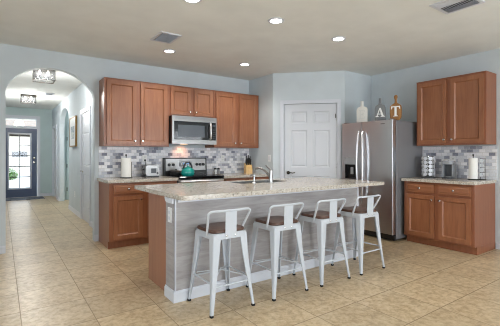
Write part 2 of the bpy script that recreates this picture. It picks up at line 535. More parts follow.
# corner pantry: short side wall, diagonal wall with the door opening, return wall behind the fridge
P1, P2 = Vector((3.813, 4.725, 0)), Vector((4.659, 3.879, 0))
struct('wall_pantry_side', box(B(), P1.x, P1.x + .11, P1.y, YB_ - .001, 0, H - .001), MAT['wall'], 'short pale blue-grey pantry side wall with a light switch', 'wall')
L = (P2 - P1).length
D0, D1, DZ = 0.187, 1.073, 2.115
struct('wall_pantry', prism(B(), [(0, 0), (0, H - .001), (L, H - .001), (L, 0), (D1, 0), (D1, DZ), (D0, DZ), (D0, 0)], [], 0.0, .11, 'XZ'), MAT['wall'],
       'diagonal pale corner wall holding the white pantry door', 'wall', P1, -PI / 4)
struct('wall_pantry_return', box(B(), P2.x + .001, XR - .001, P2.y, P2.y + .11, 0, H - .002), MAT['wall'], 'pale blue-grey wall section left behind the refrigerator', 'wall')

# hallway
ahy0, ahy1 = 9.12, 10.757
harch = []
for k in range(15):
    a = PI * k / 14
    harch.append(((ahy0 + ahy1) / 2 + math.cos(a) * (ahy1 - ahy0) / 2, 2.0 + 0.43 * math.sin(a)))
# door openings: side door at Y 6.73..7.52, far door at Y 11.28..12.12
def hall_right():
    bm = B()
    outer = [(5.565, 0), (5.565, H - .001), (HY, H - .001), (HY, 0), (12.12, 0), (12.12, 2.05), (11.28, 2.05), (11.28, 0), (ahy1, 0)] + harch + [(ahy0, 0), (7.52, 0), (7.52, 2.05), (6.73, 2.05), (6.73, 0)]
    return prism(bm, outer, [], HX1, HX1 + .12, 'YZ')
struct('wall_hall_right', hall_right(), MAT['wall'], 'pale hallway wall with a second arch, a framed picture and a white door', 'wall')
struct('wall_hall_left', box(B(), HX0 - .12, HX0, 5.565, HY, 0, H - .001), MAT['wall'], 'left wall of the entry hallway', 'wall')
struct('wall_hall_end', prism(B(), [(HX0 - .12, 0), (HX0 - .12, H - .001), (HX1 + .12, H - .001), (HX1 + .12, 0), (0.90, 0), (0.90, 2.36), (0.018, 2.36), (0.018, 0)], [], HY, HY + .13, 'XZ'), MAT['hallwall'], 'teal-grey wall at the hallway end around the navy front door', 'wall')
struct('wall_side_passage', prism(B(), [(HX1 + .12, 8.7), (HX1 + .12, 8.82), (3.3, 8.82), (3.3, 11.02), (HX1 + .12, 11.02), (HX1 + .12, 11.14), (3.42, 11.14), (3.42, 8.7)], [], 0, H - .001), MAT['hallwall'], 'teal-grey side passage walls seen through the hallway arch', 'wall')

# baseboards
def baseboard(name, pts, label, h=.095, t=.014):
    bm = B()
    for (x0, y0), (x1, y1) in pts:
        d = Vector((x1 - x0, y1 - y0, 0)); Ln = d.length; d.normalize()
        n = Vector((-d.y, d.x, 0))
        prof = [(0.0, 0.001), (t, 0.001), (t, h - .018), (t * .45, h - .004), (t * .35, h), (0.0, h)]
        a = [bm.verts.new(Vector((x0, y0, 0)) + n * p + Vector((0, 0, q))) for p, q in prof]
        b = [bm.verts.new(v.co + d * Ln) for v in a]
        for i in range(6): bm.faces.new((a[i], a[(i + 1) % 6], b[(i + 1) % 6], b[i]))
        bm.faces.new(a[::-1]); bm.faces.new(b)
    return struct(name, bm, MAT['white'], label, 'baseboard')
baseboard('baseboard_back', [((AX0, YB_ - .001), (XL, YB_ - .001)), ((1.148, YB_ - .001), (AX1, YB_ - .001))], 'white baseboard either side of the arch')
baseboard('baseboard_right', [((XR - .001, YF), (XR - .001, 1.94))], 'white baseboard on the right wall past the cabinets')
baseboard('baseboard_hall_right', [((HX1 - .001, 5.58), (HX1 - .001, 6.66)), ((HX1 - .001, 7.59), (HX1 - .001, ahy0)), ((HX1 - .001, ahy1), (HX1 - .001, 11.2))], 'white baseboard along the hallway right wall')
baseboard('baseboard_hall_end', [((HX1, HY - .001), (0.97, HY - .001))], 'white baseboard beside the navy front door')
baseboard('baseboard_passage', [((3.299, 8.83), (3.299, 11.02))], 'white baseboard in the side passage')

# ---- doors
def casing(bm, x0, x1, z1, w=.065, t=.016, z0=0.002):
    """flat casing round an opening, standing proud of y=0 towards -y"""
    prism(bm, [(x0 - w, z0), (x0 - w, z1 + w), (x1 + w, z1 + w), (x1 + w, z0), (x1, z0), (x1, z1), (x0, z1), (x0, z0)], [], -t, -.0005, 'XZ')
    prism(bm, [(x0 - w, z0), (x0 - w, z1 + w), (x1 + w, z1 + w), (x1 + w, z0), (x1 + w - .014, z0), (x1 + w - .014, z1 + w - .014), (x0 - w + .014, z1 + w - .014), (x0 - w + .014, z0)], [], -t - .006, -t, 'XZ')
    return bm

def lever(parent, x, z, sgn, mat):
    bm = B()
    r = B(); lathe(r, [(0.0, 0), (0.028, 0), (0.030, .004), (0.026, .012), (0.011, .016), (0.011, .048), (0, .05)], 18)
    merge(bm, r, Matrix.Translation((x, 0, z)) @ Matrix.Rotation(PI / 2, 4, 'X'))
    tube(bm, [(x, -.045, z), (x + sgn * .03, -.05, z + .003), (x + sgn * .075, -.05, z - .004), (x + sgn * .115, -.046, z + .004)], .0085, 8)
    return obj('lever_handle', bm, mat, parent, smooth=True)

def six_panel(bm, x0, x1, z0, z1, T=.035):
    w = x1 - x0; st = w * .135; mid = w * .12; pw = (w - 2 * st - mid) / 2
    ps = []
    for px in (x0 + st, x0 + st + pw + mid):
        for a, b in ((.125, .365), (.465, .765) if False else (.43, .775), (.845, .935)):
            ps.append((px, px + pw, z0 + a * (z1 - z0), z0 + b * (z1 - z0)))
    # lower panels are short, middle panels tall
    ps = []
    for px in (x0 + st, x0 + st + pw + mid):
        ps += [(px, px + pw, z0 + .23, z0 + .88), (px, px + pw, z0 + 1.03, z0 + 1.66), (px, px + pw, z0 + 1.775, z0 + 1.975)]
    return panelled(bm, x0, x1, z0, z1, ps, T, .010, .012, .006)

d2 = struct('door_2', six_panel(B(), D0 + .006, D1 - .006, .008, DZ - .006), MAT['door'], 'white six-panel pantry door in the diagonal corner wall', 'door', P1 + Vector((.707, .707, 0)) * .012, -PI / 4)
lever(d2, D0 + .075, .945, 1, MAT['bronze'])
for z in (1.86, 1.07, .25):
    obj('hinge', tube(B(), [(D1 - .004, -.012, z - .045), (D1 - .004, -.012, z + .045)], .008, 8), MAT['chrome'], d2, smooth=True)
hk = B(); tube(hk, [(D1 - .03, -.004, 1.93), (D1 - .03, -.03, 1.93), (D1 - .03, -.034, 1.90), (D1 - .03, -.034, 1.86)], .006, 6)
obj('hook', hk, MAT['bronze'], d2, smooth=True)
struct('trim_1', casing(B(), D0, D1, DZ, .06), MAT['white'], 'white casing around the pantry door', 'door trim', P1 + Vector((-.707, -.707, 0)) * .0008, -PI / 4)

# hall closet door (right hallway wall), seen steeply
d3 = struct('door_3', six_panel(B(), .006, .784, .008, 2.044), MAT['door'], 'white six-panel door in the hallway right wall beside the picture', 'door', (HX1 + .006, 7.52, 0), -PI / 2)
lever(d3, .07, .94, 1, MAT['chrome'])
struct('trim_2', casing(B(), 0, .79, 2.05), MAT['white'], 'white casing around the hallway side door', 'door trim', (HX1 - .0008, 7.52, 0), -PI / 2)
d4 = struct('door_4', six_panel(B(), .006, .834, .008, 2.044), MAT['door'], 'white door at the far end of the hallway right wall', 'door', (HX1 + .02, 12.12, 0), -PI / 2)
for z in (1.75, 1.02, .28):
    obj('hinge', tube(B(), [(.836, -.012, z - .05), (.836, -.012, z + .05)], .009, 8), MAT['bronze'], d4, smooth=True)
struct('trim_3', casing(B(), 0, .84, 2.05), MAT['white'], 'white casing around the far hallway door', 'door trim', (HX1 - .0008, 12.12, 0), -PI / 2)
d5 = struct('door_5', six_panel(B(), 0, .8, .008, 2.04), MAT['hallwall'], 'pale door inside the side passage', 'door', (1.50, 10.975, 0), 0)
for z in (1.7, .95, .3): obj('hinge', tube(B(), [(-.004, -.012, z - .05), (-.004, -.012, z + .05)], .01, 8), MAT['bronze'], d5, smooth=True)

# front door with ten-pane glass and transom
fx0, fx1 = 0.018, 0.90
fd = struct('door_1', prism(B(), rect(.022, .882, .004, 2.036), [rect(.155, .735, .245, 1.90)], .04, .085, 'XZ'), MAT['navy'], 'navy blue front door with a ten-pane glass light', 'door', (0, HY, 0))
fm = B()
prism(fm, rect(.150, .740, .240, 1.905), [rect(.19, .70, .285, 1.86)], .028, .05, 'XZ')
struct('glass_frame', fm, MAT['white'], '', '', parent=fd)
mm = B()
box(mm, .434, .456, .040, .052, .285, 1.86)
for k in range(1, 5): z = .285 + (1.86 - .285) * k / 5; box(mm, .19, .70, .041, .051, z - .012, z + .012)
struct('muntin_grid', mm, MAT['appld'], '', '', parent=fd)
struct('glass_pane', box(B(), .19, .70, .055, .061, .285, 1.86), MAT['glass'], '', '', parent=fd)
bl = B(); box(bl, .19, .70, .066, .082, 1.80, 1.86)
struct('blind_rail', bl, MAT['bronze'], '', '', parent=fd)
for z in (1.17, 1.03):
    kb = B(); lathe(kb, [(0, 0), (.03, 0), (.03, .008), (.014, .014), (.014, .03), (.026, .04), (.024, .058), (0, .062)], 16)
    k = B(); merge(k, kb, Matrix.Translation((.81, .04, z)) @ Matrix.Rotation(PI / 2, 4, 'X'))
    obj('door_knob' if z < 1.1 else 'deadbolt', k, MAT['chrome'], fd, smooth=True)
tf = B()
prism(tf, [(fx0 - .065, .002), (fx0 - .065, 2.42), (fx1 + .065, 2.42), (fx1 + .065, .002), (fx1 - .015, .002), (fx1 - .015, 2.35), (fx0 + .002, 2.35), (fx0 + .002, .002)], [], -.016, -.0005, 'XZ')
prism(tf, rect(fx0 + .003, fx1 - .003, 2.04, 2.355), [rect(fx0 + .04, fx1 - .04, 2.11, 2.32)], .001, .09, 'XZ')
struct('trim_4', tf, MAT['white'], 'white casing and transom bar around the navy front door', 'door trim', (0, HY, 0))
struct('window_5', box(B(), fx0 + .035, fx1 - .035, .05, .056, 2.105, 2.325), MAT['glass'], 'clear transom pane above the navy front door', 'window', (0, HY, 0))

# outside, seen through the front door
struct('ground', box(B(), -14, 16, 12.7, 60, -.32, -.14), MAT['concrete'], 'pale driveway and street outside the front door', 'ground')
pc_ = struct('porch_ceiling', box(B(), -1.6, 2.6, 12.62, 15.2, 2.5, 2.6), MAT['stucco'], 'tan porch ceiling seen through the transom', 'porch ceiling')
hs = empty('neighbour_house', (0.5, 31, -.14), 0, 'pale stucco house across the street seen through the front door glass', 'house')
obj('wall', prism(B(), rect(-6, 7, 0, 3.0), [rect(-1.2, -.3, 1.2, 1.7), rect(.1, 1.1, 1.2, 1.7), rect(3, 5, .9, 2.2)], 0, .3, 'XZ'), MAT['stucco'], hs)
for a, b, c, d in ((-1.2, -.3, 1.2, 1.7), (.1, 1.1, 1.2, 1.7), (3, 5, .9, 2.2)):
    obj('window', box(B(), a + .01, b - .01, .1, .14, c + .01, d - .01), MAT['darkwin'], hs)
obj('roof', prism(B(), [(-.8, 3.0), (4, 5.2), (8.5, 3.0)], [], -6.6, 7.6, 'YZ'), MAT['roof'], hs)
def shrub(name, loc, r, n, label):
    root = empty(name, loc, 0, label, 'shrub')
    bm = B()
    rnd = random.Random(3)
    for k in range(n):
        a, e = rnd.uniform(0, 2 * PI), rnd.uniform(-.6, 1.5)
        rr = r * rnd.uniform(.55, 1.0)
        p = Vector((math.cos(a) * math.cos(e), math.sin(a) * math.cos(e), math.sin(e) * .9 + .8)) * rr
        q = B(); s = .07
        vs = [q.verts.new(v) for v in ((0, 0, 0), (s * .5, s * .6, .02), (0, s * 2, 0), (-s * .5, s * .6, .02))]
        q.faces.new(vs)
        merge(bm, q, Matrix.Translation(p) @ Matrix.Rotation(rnd.uniform(0, 6), 4, 'Z') @ Matrix.Rotation(rnd.uniform(-1, 1), 4, 'X'))
    obj('foliage', bm, MAT['leaf'], root)
    obj('stem', tube(B(), [(0, 0, 0), (.02, 0, r * .4), (0, .02, r * .9)], .04, 6), MAT['bronze'], root)
    return root
shrub('green_shrub', (.42, 24, -.14), .36, 700, 'bright green shrub outside, low in the front door glass')

# ================================================================= cabinets
def knob(parent, x, z, y=-.001):
    k = B(); lathe(k, [(0, 0), (.007, 0), (.006, .012), (.014, .018), (.0155, .024), (.012, .030), (0, .032)], 14)
    bm = B(); merge(bm, k, Matrix.Translation((x, y, z)) @ Matrix.Rotation(PI / 2, 4, 'X'))
    return obj('knob', bm, MAT['chrome'], parent, smooth=True)

def upper_cabinet(x0, x1, z0, z1, loc, rz, label, group, depth=.33, d0=.03, gap=.05):
    """local frame: front of the doors at y=0, body behind; x0..x1 width"""
    root = empty('upper_cabinet', loc, rz, label, 'cabinet', group)
    w = x1 - x0
    bm = B()
    box(bm, x0 + .001, x1 - .001, .021, depth - .002, z0, z1, .002, 1)
    # face frame lip and thin crown edge
    prism(bm, rect(x0 + .001, x1 - .001, z0, z1), [rect(x0 + .04, x1 - .04, z0 + .04, z1 - .04)], .0205, .0215, 'XZ')
    box(bm, x0 - .001, x1 + .001, .012, depth - .002, z1 - .001, z1 + .010, .002, 1)
    obj('body', bm, MAT['cabin'], root)
    dw = (w - 2 * d0 - gap) / 2
    for k in (0, 1):
        a = x0 + d0 + k * (dw + gap)
        st = .052
        d = obj('door', panelled(B(), a, a + dw, z0 + .022, z1 - .022, [(a + st, a + dw - st, z0 + .022 + st, z1 - .022 - st)], .02, .015, .014), MAT['cab'], root)
        knob(d, a + dw - .026 if k == 0 else a + .026, z0 + .022 + .055)
    return root

def base_cabinet(x0, x1, loc, rz, label, group, depth=.61, h=.874, d0=.045, gap=.06, side=True):
    root = empty('base_cabinet', loc, rz, label, 'cabinet', group)
    w = x1 - x0
    bm = B()
    box(bm, x0 + .001, x1 - .001, .021, depth - .002, .10, h, .002, 1)
    obj('body', bm, MAT['cabin'], root)
    obj('toe_kick', box(B(), x0 + .001, x1 - .001, .085, depth - .004, .001, .10), MAT['cabin'], root)
    dw = (w - 2 * d0 - gap) / 2
    for k in (0, 1):
        a = x0 + d0 + k * (dw + gap)
        st = .052
        d = obj('door', panelled(B(), a, a + dw, .125, .695, [(a + st, a + dw - st, .125 + st, .695 - st)], .02, .015, .014), MAT['cab'], root)
        knob(d, a + dw - .026 if k == 0 else a + .026, .695 - .055)
        dr = obj('drawer', panelled(B(), a, a + dw, .728, .848, [(a + .02, a + dw - .02, .748, .828)], .02, -.004, .008), MAT['cabx'], root)
        knob(dr, a + dw / 2, .788)
    return root

UY = YB_ - .33
upper_cabinet(1.158, 2.098, 1.373, 2.31, (0, UY, 0), 0, 'tall two-door brown wall cabinet left of the microwave', 'brown shaker wall cabinets', d0=.032, gap=.058)
upper_cabinet(2.100, 2.878, 1.850, 2.31, (0, UY, 0), 0, 'short two-door brown wall cabinet above the microwave', 'brown shaker wall cabinets', d0=.024, gap=.056)
upper_cabinet(2.880, 3.805, 1.373, 2.31, (0, UY, 0), 0, 'tall two-door brown wall cabinet right of the microwave beside the pantry wall', 'brown shaker wall cabinets', d0=.038, gap=.07)
base_cabinet(1.151, 2.100, (0, 4.81, 0), 0, 'brown base cabinet at the arch end under the toaster and paper towels', 'brown shaker base cabinets', depth=.628, d0=.05, gap=.075)
base_cabinet(2.873, 3.808, (0, 4.81, 0), 0, 'brown base cabinet right of the range under the knife block', 'brown shaker base cabinets', depth=.628)
upper_cabinet(-.462, .462, 1.383, 2.31, (XR - .33, 2.400, 0), -PI / 2, 'two-door brown wall cabinet right of the refrigerator', 'brown shaker wall cabinets', d0=.026, gap=.052)
base_cabinet(-.465, .465, (XR - .63, 2.415, 0), -PI / 2, 'brown base cabinet right of the refrigerator under the coffee maker', 'brown shaker base cabinets', depth=.628, d0=.04, gap=.055)

def slab(outline, holes, z0, z1, bev=.006):
    bm = prism(B(), outline, holes, z0, z1)
    es = [e for e in bm.edges if len(e.link_faces) == 2 and e.calc_face_angle(0) > 1.0 and abs(e.verts[0].co.z - e.verts[1].co.z) < 1e-5]
    bmesh.ops.recalc_face_normals(bm, faces=bm.faces[:])
    bmesh.ops.bevel(bm, geom=es, offset=bev, segments=2, affect='EDGES', profile=0.5)
    return bm
obj('granite_countertop', slab(rect(1.126, 2.101, 4.785, 5.437), [], .876, .914), MAT['granite'], tags=('speckled granite countertop left of the range, holding the toaster', 'countertop'))
obj('granite_countertop', slab(rect(2.873, 3.811, 4.785, 5.437), [], .876, .914), MAT['granite'], tags=('speckled granite countertop right of the range, holding the knife block', 'countertop'))
obj('granite_countertop', slab(rect(4.70, 5.360, 1.937, 2.892), [], .876, .914), MAT['granite'], tags=('speckled granite countertop on the right wall under the coffee maker', 'countertop'))

bs = B(); box(bs, 0, 2.66, 0, .007, 0, .455)
obj('tile_backsplash', bs, MAT['mosaic'], loc=(1.150, YB_ - .008, .9145), tags=('grey and white mosaic tile backsplash behind the range', 'backsplash'))
bs = B(); box(bs, 0, 1.15, 0, .007, 0, .455)
obj('tile_backsplash', bs, MAT['mosaic'], loc=(XR - .008, 3.079, .9145), rz=-PI / 2, tags=('darker grey mosaic tile backsplash behind the coffee maker', 'backsplash'))

# ---- range
RX0, RX1 = 2.104, 2.870
rg = empty('kitchen_range', ((RX0 + RX1) / 2, 4.80, 0), 0, 'stainless and black electric range between the back-wall counters', 'range')
hw_ = (RX1 - RX0) / 2 - .002
obj('body', box(B(), -hw_, hw_, .03, .615, .05, .885, .004, 1), MAT['black'], rg)
obj('oven_door', box(B(), -hw_ + .004, hw_ - .004, -.012, .029, .22, .880, .006, 2), MAT['steel'], rg)
obj('oven_window', box(B(), -.27, .27, -.016, -.0125, .36, .70, .001, 1), MAT['blackgloss'], rg)
obj('storage_drawer', box(B(), -hw_ + .004, hw_ - .004, -.010, .029, .06, .21, .006, 2), MAT['steel'], rg)
obj('oven_handle', tube(B(), [(-.34, -.013, .857), (-.34, -.050, .857), (-.325, -.060, .857), (.325, -.060, .857), (.34, -.050, .857), (.34, -.013, .857)], .021, 12), MAT['handle'], rg, smooth=True)
obj('cooktop', box(B(), -hw_, hw_, -.028, .60, .886, .926, .006, 2), MAT['blackgloss'], rg)
for x, y, r in ((-.19, .16, .10), (.19, .15, .075), (-.19, .42, .075), (.19, .43, .10)):
    rb = B()
    lathe(rb, [(r, 0), (r, .0012), (r - .006, .0012), (r - .006, 0)], 32, (x, y, .9262), False)
    obj('burner_ring', rb, MAT['appld'], rg)
bg_ = B()
prism(bg_, [(.545, .927), (.61, .927), (.61, 1.20), (.575, 1.20), (.562, 1.19)], [], -hw_, hw_, 'YZ')
obj('backguard', bg_, MAT['black'], rg)
pn = B(); prism(pn, [(.540, .995), (.5455, .990), (.5590, 1.180), (.5535, 1.185)], [], -hw_ + .028, hw_ - .028, 'YZ')
cp = obj('control_panel', pn, MAT['steel'], rg)
for x in (-.30, -.225, .19, .25, .31):
    k = B(); lathe(k, [(0, 0), (.024, 0), (.024, .012), (.019, .026), (0, .027)], 18)
    bm = B(); merge(bm, k, Matrix.Translation((x, .546, 1.09)) @ Matrix.Rotation(PI / 2, 4, 'X'))
    obj('control_knob', bm, MAT['black'], cp, smooth=True)
obj('clock_display', box(B(), -.125, .095, .5385, .5475, 1.055, 1.14, .001, 1), MAT['blackgloss'], cp)
dg = B()
for x in (-.055, -.03, 0.0, .025): box(dg, x, x + .004, .5372, .5383, 1.092, 1.115); box(dg, x, x + .015, .5372, .5383, 1.111, 1.115); box(dg, x + .012, x + .015, .5372, .5383, 1.092, 1.115)
obj('display_digits', dg, MAT['display'], cp)

# ---- microwave
MX0, MX1 = 2.104, 2.876
mw = empty('microwave', ((MX0 + MX1) / 2, 5.04, 1.412), 0, 'stainless over-the-range microwave with dark window and curved handle', 'microwave')
hm = (MX1 - MX0) / 2 - .001
obj('body', box(B(), -hm, hm, .02, .392, .012, .432, .003, 1), MAT['black'], mw)
fr_ = prism(B(), rect(-hm, hm, .004, .434), [rect(-hm + .035, hm - .012, .07, .355)], -.012, .019, 'XZ')
obj('front_frame', fr_, MAT['steel'], mw)
obj('door_glass', box(B(), -hm + .037, .225, -.008, .018, .072, .353, .002, 1), MAT['blackgloss'], mw)
obj('window', box(B(), -hm + .10, .17, -.0095, -.0082, .115, .30), MAT['darkwin'], mw)
cpn = obj('control_panel', box(B(), .30, hm - .014, -.008, .018, .072, .353, .002, 1), MAT['blackgloss'], mw)
bt = B()
for i in range(2):
    for j in range(5): box(bt, .315 + i * .03, .335 + i * .03, -.0094, -.0082, .09 + j * .035, .108 + j * .035)
obj('key_pad', bt, MAT['appld'], cpn)
obj('display', box(B(), .312, .372, -.0094, -.0082, .29, .325), MAT['darkwin'], cpn)
obj('door_panel', box(B(), .226, .299, -.008, .018, .072, .353, .001, 1), MAT['black'], mw)
obj('handle', tube(B(), [(.262, -.01, .085), (.264, -.04, .10), (.258, -.058, .15), (.254, -.062, .215), (.258, -.058, .28), (.264, -.04, .33), (.262, -.01, .345)], .016, 10), MAT['handle'], mw, smooth=True)
vt = B()
for k in range(5): box(vt, -hm + .05, hm - .05, -.0135, -.0125, .385 + k * .009, .389 + k * .009)
obj('vent_grille', vt, MAT['fridgeside'], mw)
ul = B(); box(ul, -.12, -.02, .22, .30, .006, .0115)
obj('cooktop_light', ul, emit('warm_lens', (1, .62, .35, 1), 2), mw)
tl = bpy.data.lights.new('cooktop_lamp', 'SPOT'); tl.energy = 2.4; tl.color = (1, .40, .18); tl.spot_size = 1.9; tl.spot_blend = .8; tl.shadow_soft_size = .03
to = bpy.data.objects.new('cooktop_lamp', tl); C.objects.link(to); to.location = (2.42, 5.29, 1.405); to.rotation_euler = (math.radians(42), 0, 0)
to.parent = None

# ---- refrigerator, local frame: front faces -y, x from left (far) to right (near)
fg = empty('refrigerator', (4.542, 3.383, 0), -PI / 2, 'side-by-side stainless refrigerator with ice dispenser and long handles', 'refrigerator')
fw = .457
obj('cabinet_body', box(B(), -fw, fw, .085, .79, .03, 1.745, .006, 2), MAT['fridgeside'], fg)
sx = -.072
def fdoor(a, b, hole=None):
    bm = B()
    prism(bm, rrect(a, b, 0, .075, .005, 3), [], .105, 1.753)
    return bm
# freezer door built round the dispenser recess
dx0, dx1, dz0, dz1 = -.395, -.180, .87, 1.205
fz = B()
prism(fz, rect(-fw, sx - .003, .105, 1.753), [rect(dx0, dx1, dz0, dz1)], 0.004, .075, 'XZ')
fz2 = prism(fz, rrect(-fw + .002, sx - .005, .108, 1.750, .006, 3), [rect(dx0, dx1, dz0, dz1)], 0.0, .004, 'XZ')
frz = obj('freezer_door', fz, MAT['fridge'], fg)
obj('fridge_door', fdoor(sx + .003, fw), MAT['fridge'], fg, smooth=True)
dsp = obj('ice_dispenser', box(B(), dx0 + .002, dx1 - .002, -.003, .03, 1.095, dz1 - .002, .003, 1), MAT['appl'], frz)
rc = B(); box(rc, dx0 + .002, dx1 - .002, .060, .074, dz0 + .002, 1.094)
for p in (dx0 + .002, dx1 - .010): box(rc, p, p + .008, .001, .060, dz0 + .002, 1.094)
box(rc, dx0 + .002, dx1 - .002, .001, .060, dz0 + .002, dz0 + .014)
obj('dispenser_recess', rc, MAT['black'], dsp)
obj('paddle', box(B(), -.315, -.26, .035, .045, .94, 1.05, .004, 1), MAT['appl'], dsp)
for q in (-1, 1):
    x = sx + q * .032; b_ = q * .022
    bm = B()
    tube(bm, [(x, -.001, 1.60), (x, -.030, 1.598), (x + b_ * .15, -.045, 1.56), (x + b_ * .7, -.056, 1.35), (x + b_, -.060, 1.10), (x + b_ * .7, -.056, .85), (x + b_ * .15, -.045, .64), (x, -.030, .602), (x, -.001, .60)], .0125, 10)
    obj('handle', bm, MAT['handle'], fg, smooth=True)
obj('base_grille', box(B(), -fw + .01, fw - .01, .05, .13, .015, .098, .003, 1), MAT['black'], fg)
for x in (-fw + .05, fw - .06): obj('hinge_cover', box(B(), x - .03, x + .03, .03, .12, 1.7535, 1.768, .004, 1), MAT['fridgeside'], fg)
obj('badge', box(B(), .26, .33, -.0025, -.0004, 1.695, 1.707, .0005, 1), MAT['fridgeside'], fg)

# ---- letter boards on the refrigerator
def board(kind, loc, rz, mat, lm, label):
    root = empty('letter_board', loc, rz, label, 'sign', 'bottle-shaped letter boards on the refrigerator')
    bm = B()
    if kind == 'E': out = [(-.082, 0), (.082, 0), (.088, .012), (.088, .205), (.07, .235), (.028, .252), (-.028, .252), (-.07, .235), (-.088, .205), (-.088, .012)]
    elif kind == 'A': out = [(-.074, 0), (.074, 0), (.08, .01), (.08, .20), (.066, .235), (.026, .252), (-.026, .252), (-.066, .235), (-.08, .20), (-.08, .01)]
    else: out = [(-.05, 0), (.05, 0), (.080, .035), (.084, .10), (.084, .17), (.078, .21), (.045, .238), (.020, .250), (-.020, .250), (-.045, .238), (-.078, .21), (-.084, .17), (-.084, .10), (-.080, .035)]
    prism(bm, out, [], 0, .018, 'XZ')
    bmesh.ops.recalc_face_normals(bm, faces=bm.faces[:])
    bmesh.ops.bevel(bm, geom=bm.edges[:], offset=.003, segments=2, affect='EDGES')
    obj('board', bm, mat, root, smooth=True)
    nk = B()
    if kind == 'T':
        lathe(nk, [(.020, .246), (.017, .27), (.016, .30), (.024, .325), (.026, .345), (.018, .366), (0, .372)], 16, (0, .009, 0))
        for v in nk.verts: v.co.y = .009 + (v.co.y - .009) * .5
    elif kind == 'A':
        lathe(nk, [(.027, .247), (.026, .262), (.022, .275), (.021, .34), (.019, .346), (0, .346)], 16, (0, .009, 0))
        for v in nk.verts: v.co.y = .009 + (v.co.y - .009) * .6
    else:
        lathe(nk, [(.03, .247), (.03, .254), (.025, .256), (.025, .33), (.023, .336), (0, .336)], 16, (0, .009, 0))
        for v in nk.verts: v.co.y = .009 + (v.co.y - .009) * .6
    obj('neck', nk, mat, root, smooth=True)
    lt = B()
    def poly(p, ox, oz, s): prism(lt, [(ox + a * s, oz + b * s) for a, b in p], [], -.005, -.0002, 'XZ')
    if kind == 'T':
        poly([(-.22, 0), (.22, 0), (.22, .07), (.1, .07), (.1, .90), (.30, .90), (.36, .72), (.44, .72), (.42, 1), (-.42, 1), (-.44, .72), (-.36, .72), (-.30, .90), (-.1, .90), (-.1, .07), (-.22, .07)], 0, .055, .15)
    elif kind == 'A':
        prism(lt, [(a * .135, .065 + b * .135) for a, b in [(-.5, 0), (-.14, 0), (-.14, .07), (-.25, .07), (-.2, .27), (.14, .27), (.2, .07), (.1, .07), (.1, 0), (.55, 0), (.55, .07), (.43, .07), (.09, 1), (-.05, 1), (-.38, .07), (-.5, .07)]],
              [[(a * .135, .065 + b * .135) for a, b in [(-.165, .36), (.11, .36), (-.03, .78)]]], -.005, -.0002, 'XZ')
    else:
        poly([(-.34, 0), (.36, 0), (.36, .26), (.28, .26), (.24, .09), (-.06, .09), (-.06, .46), (.12, .46), (.12, .36), (.2, .36), (.2, .66), (.12, .66), (.12, .56), (-.06, .56), (-.06, .91), (.22, .91), (.26, .76), (.34, .76), (.34, 1), (-.34, 1), (-.34, .92), (-.24, .92), (-.24, .08), (-.34, .08)], 0, .055, .14)
    obj('letter', lt, lm, root)
    return root
board('E', (4.62, 3.510, 1.755), -PI / 2 + .25, MAT['boardwhite'], MAT['letterg'], 'white bottle-shaped board with a faint letter E on the refrigerator')
board('A', (4.66, 3.215, 1.755), -PI / 2 + .25, MAT['boardgrey'], MAT['letterw'], 'grey bottle-shaped board with a white letter A on the refrigerator')
board('T', (4.72, 2.995, 1.756), -PI / 2 + .25, MAT['boardwood'], MAT['letterw'], 'golden brown wooden board with a white letter T on the refrigerator')

# ================================================================= island
IX0, IX1, IY0, IYW, IYB = 1.192, 3.600, 2.790, 2.985, 3.50
isl = empty('kitchen_island', (0, 0, 0), 0, 'kitchen island with grey plank face, brown end panel and white trim', 'kitchen island')
bm = B(); box(bm, IX0, IX1, IY0, IYW, .001, .874)
obj('plank_wall', bm, MAT['plank'], isl)
bm = B(); box(bm, IX0 + .022, 2.24, IYW + .001, IYB, .001, .874, .002, 1); box(bm, 3.01, IX1 - .01, IYW + .001, IYB, .001, .874, .002, 1); box(bm, 2.24, 3.01, IYW + .001, IYB, .001, .64)
box(bm, IX0 + .5, IX1 - .01, IYB, 3.78, .10, .64)
obj('cabinet_body', bm, MAT['endpanel'], isl)
for k in range(4):
    a = 1.75 + k * .46
    d = obj('cabinet_door', panelled(B(), -.215, .215, .12, .62, [(-.16, .16, .175, .565)], .02, .015, .014), MAT['cab'], isl, loc=(a + .215, 3.802, 0), rz=PI)
    knob(d, .18, .56)
tr = B()
# baseboard round the front and the grey left end
prof = [(0, .001), (.014, .001), (.014, .078), (.008, .09), (.005, .096), (0, .096)]
def skirt(bm, path, prof):
    rings = []
    for i, p in enumerate(path):
        a = Vector(path[i - 1]) if i else None; b = Vector(path[i + 1]) if i < len(path) - 1 else None
        p = Vector(p)
        ds = []
        if a is not None: ds.append((p - a).normalized())
        if b is not None: ds.append((b - p).normalized())
        ns = [Vector((d.y, -d.x, 0)) for d in ds]
        n = ns[0] if len(ns) == 1 else (ns[0] + ns[1]) / (1 + ns[0].dot(ns[1]))
        rings.append([bm.verts.new(p + n * q + Vector((0, 0, z))) for q, z in prof])
    m = len(prof)
    for a, b in zip(rings, rings[1:]):
        for i in range(m): bm.faces.new((a[i], a[(i + 1) % m], b[(i + 1) % m], b[i]))
    bm.faces.new(rings[0]); bm.faces.new(rings[-1][::-1])
skirt(tr, [(IX0 - .0005, IYW, 0), (IX0 - .0005, IY0 - .0005, 0), (IX1 + .0005, IY0 - .0005, 0), (IX1 + .0005, IYW, 0)], prof)
obj('baseboard', tr, MAT['white'], isl)
ct = B()
box(ct, IX0 - .003, IX0 + .012, IY0 - .004, IY0 - .0005, .097, .874)
box(ct, IX0 - .003, IX0 - .0003, IY0 - .004, IY0 + .010, .097, .874)
obj('corner_trim', ct, MAT['white'], isl)
obj('corner_trim', box(B(), IX1 - .022, IX1 + .003, IY0 - .004, IY0 - .0005, .097, .874), MAT['white'], isl)
ut = B()
box(ut, IX0 + .023, IX1 - .023, IY0 - .020, IY0 - .001, .842, .874)
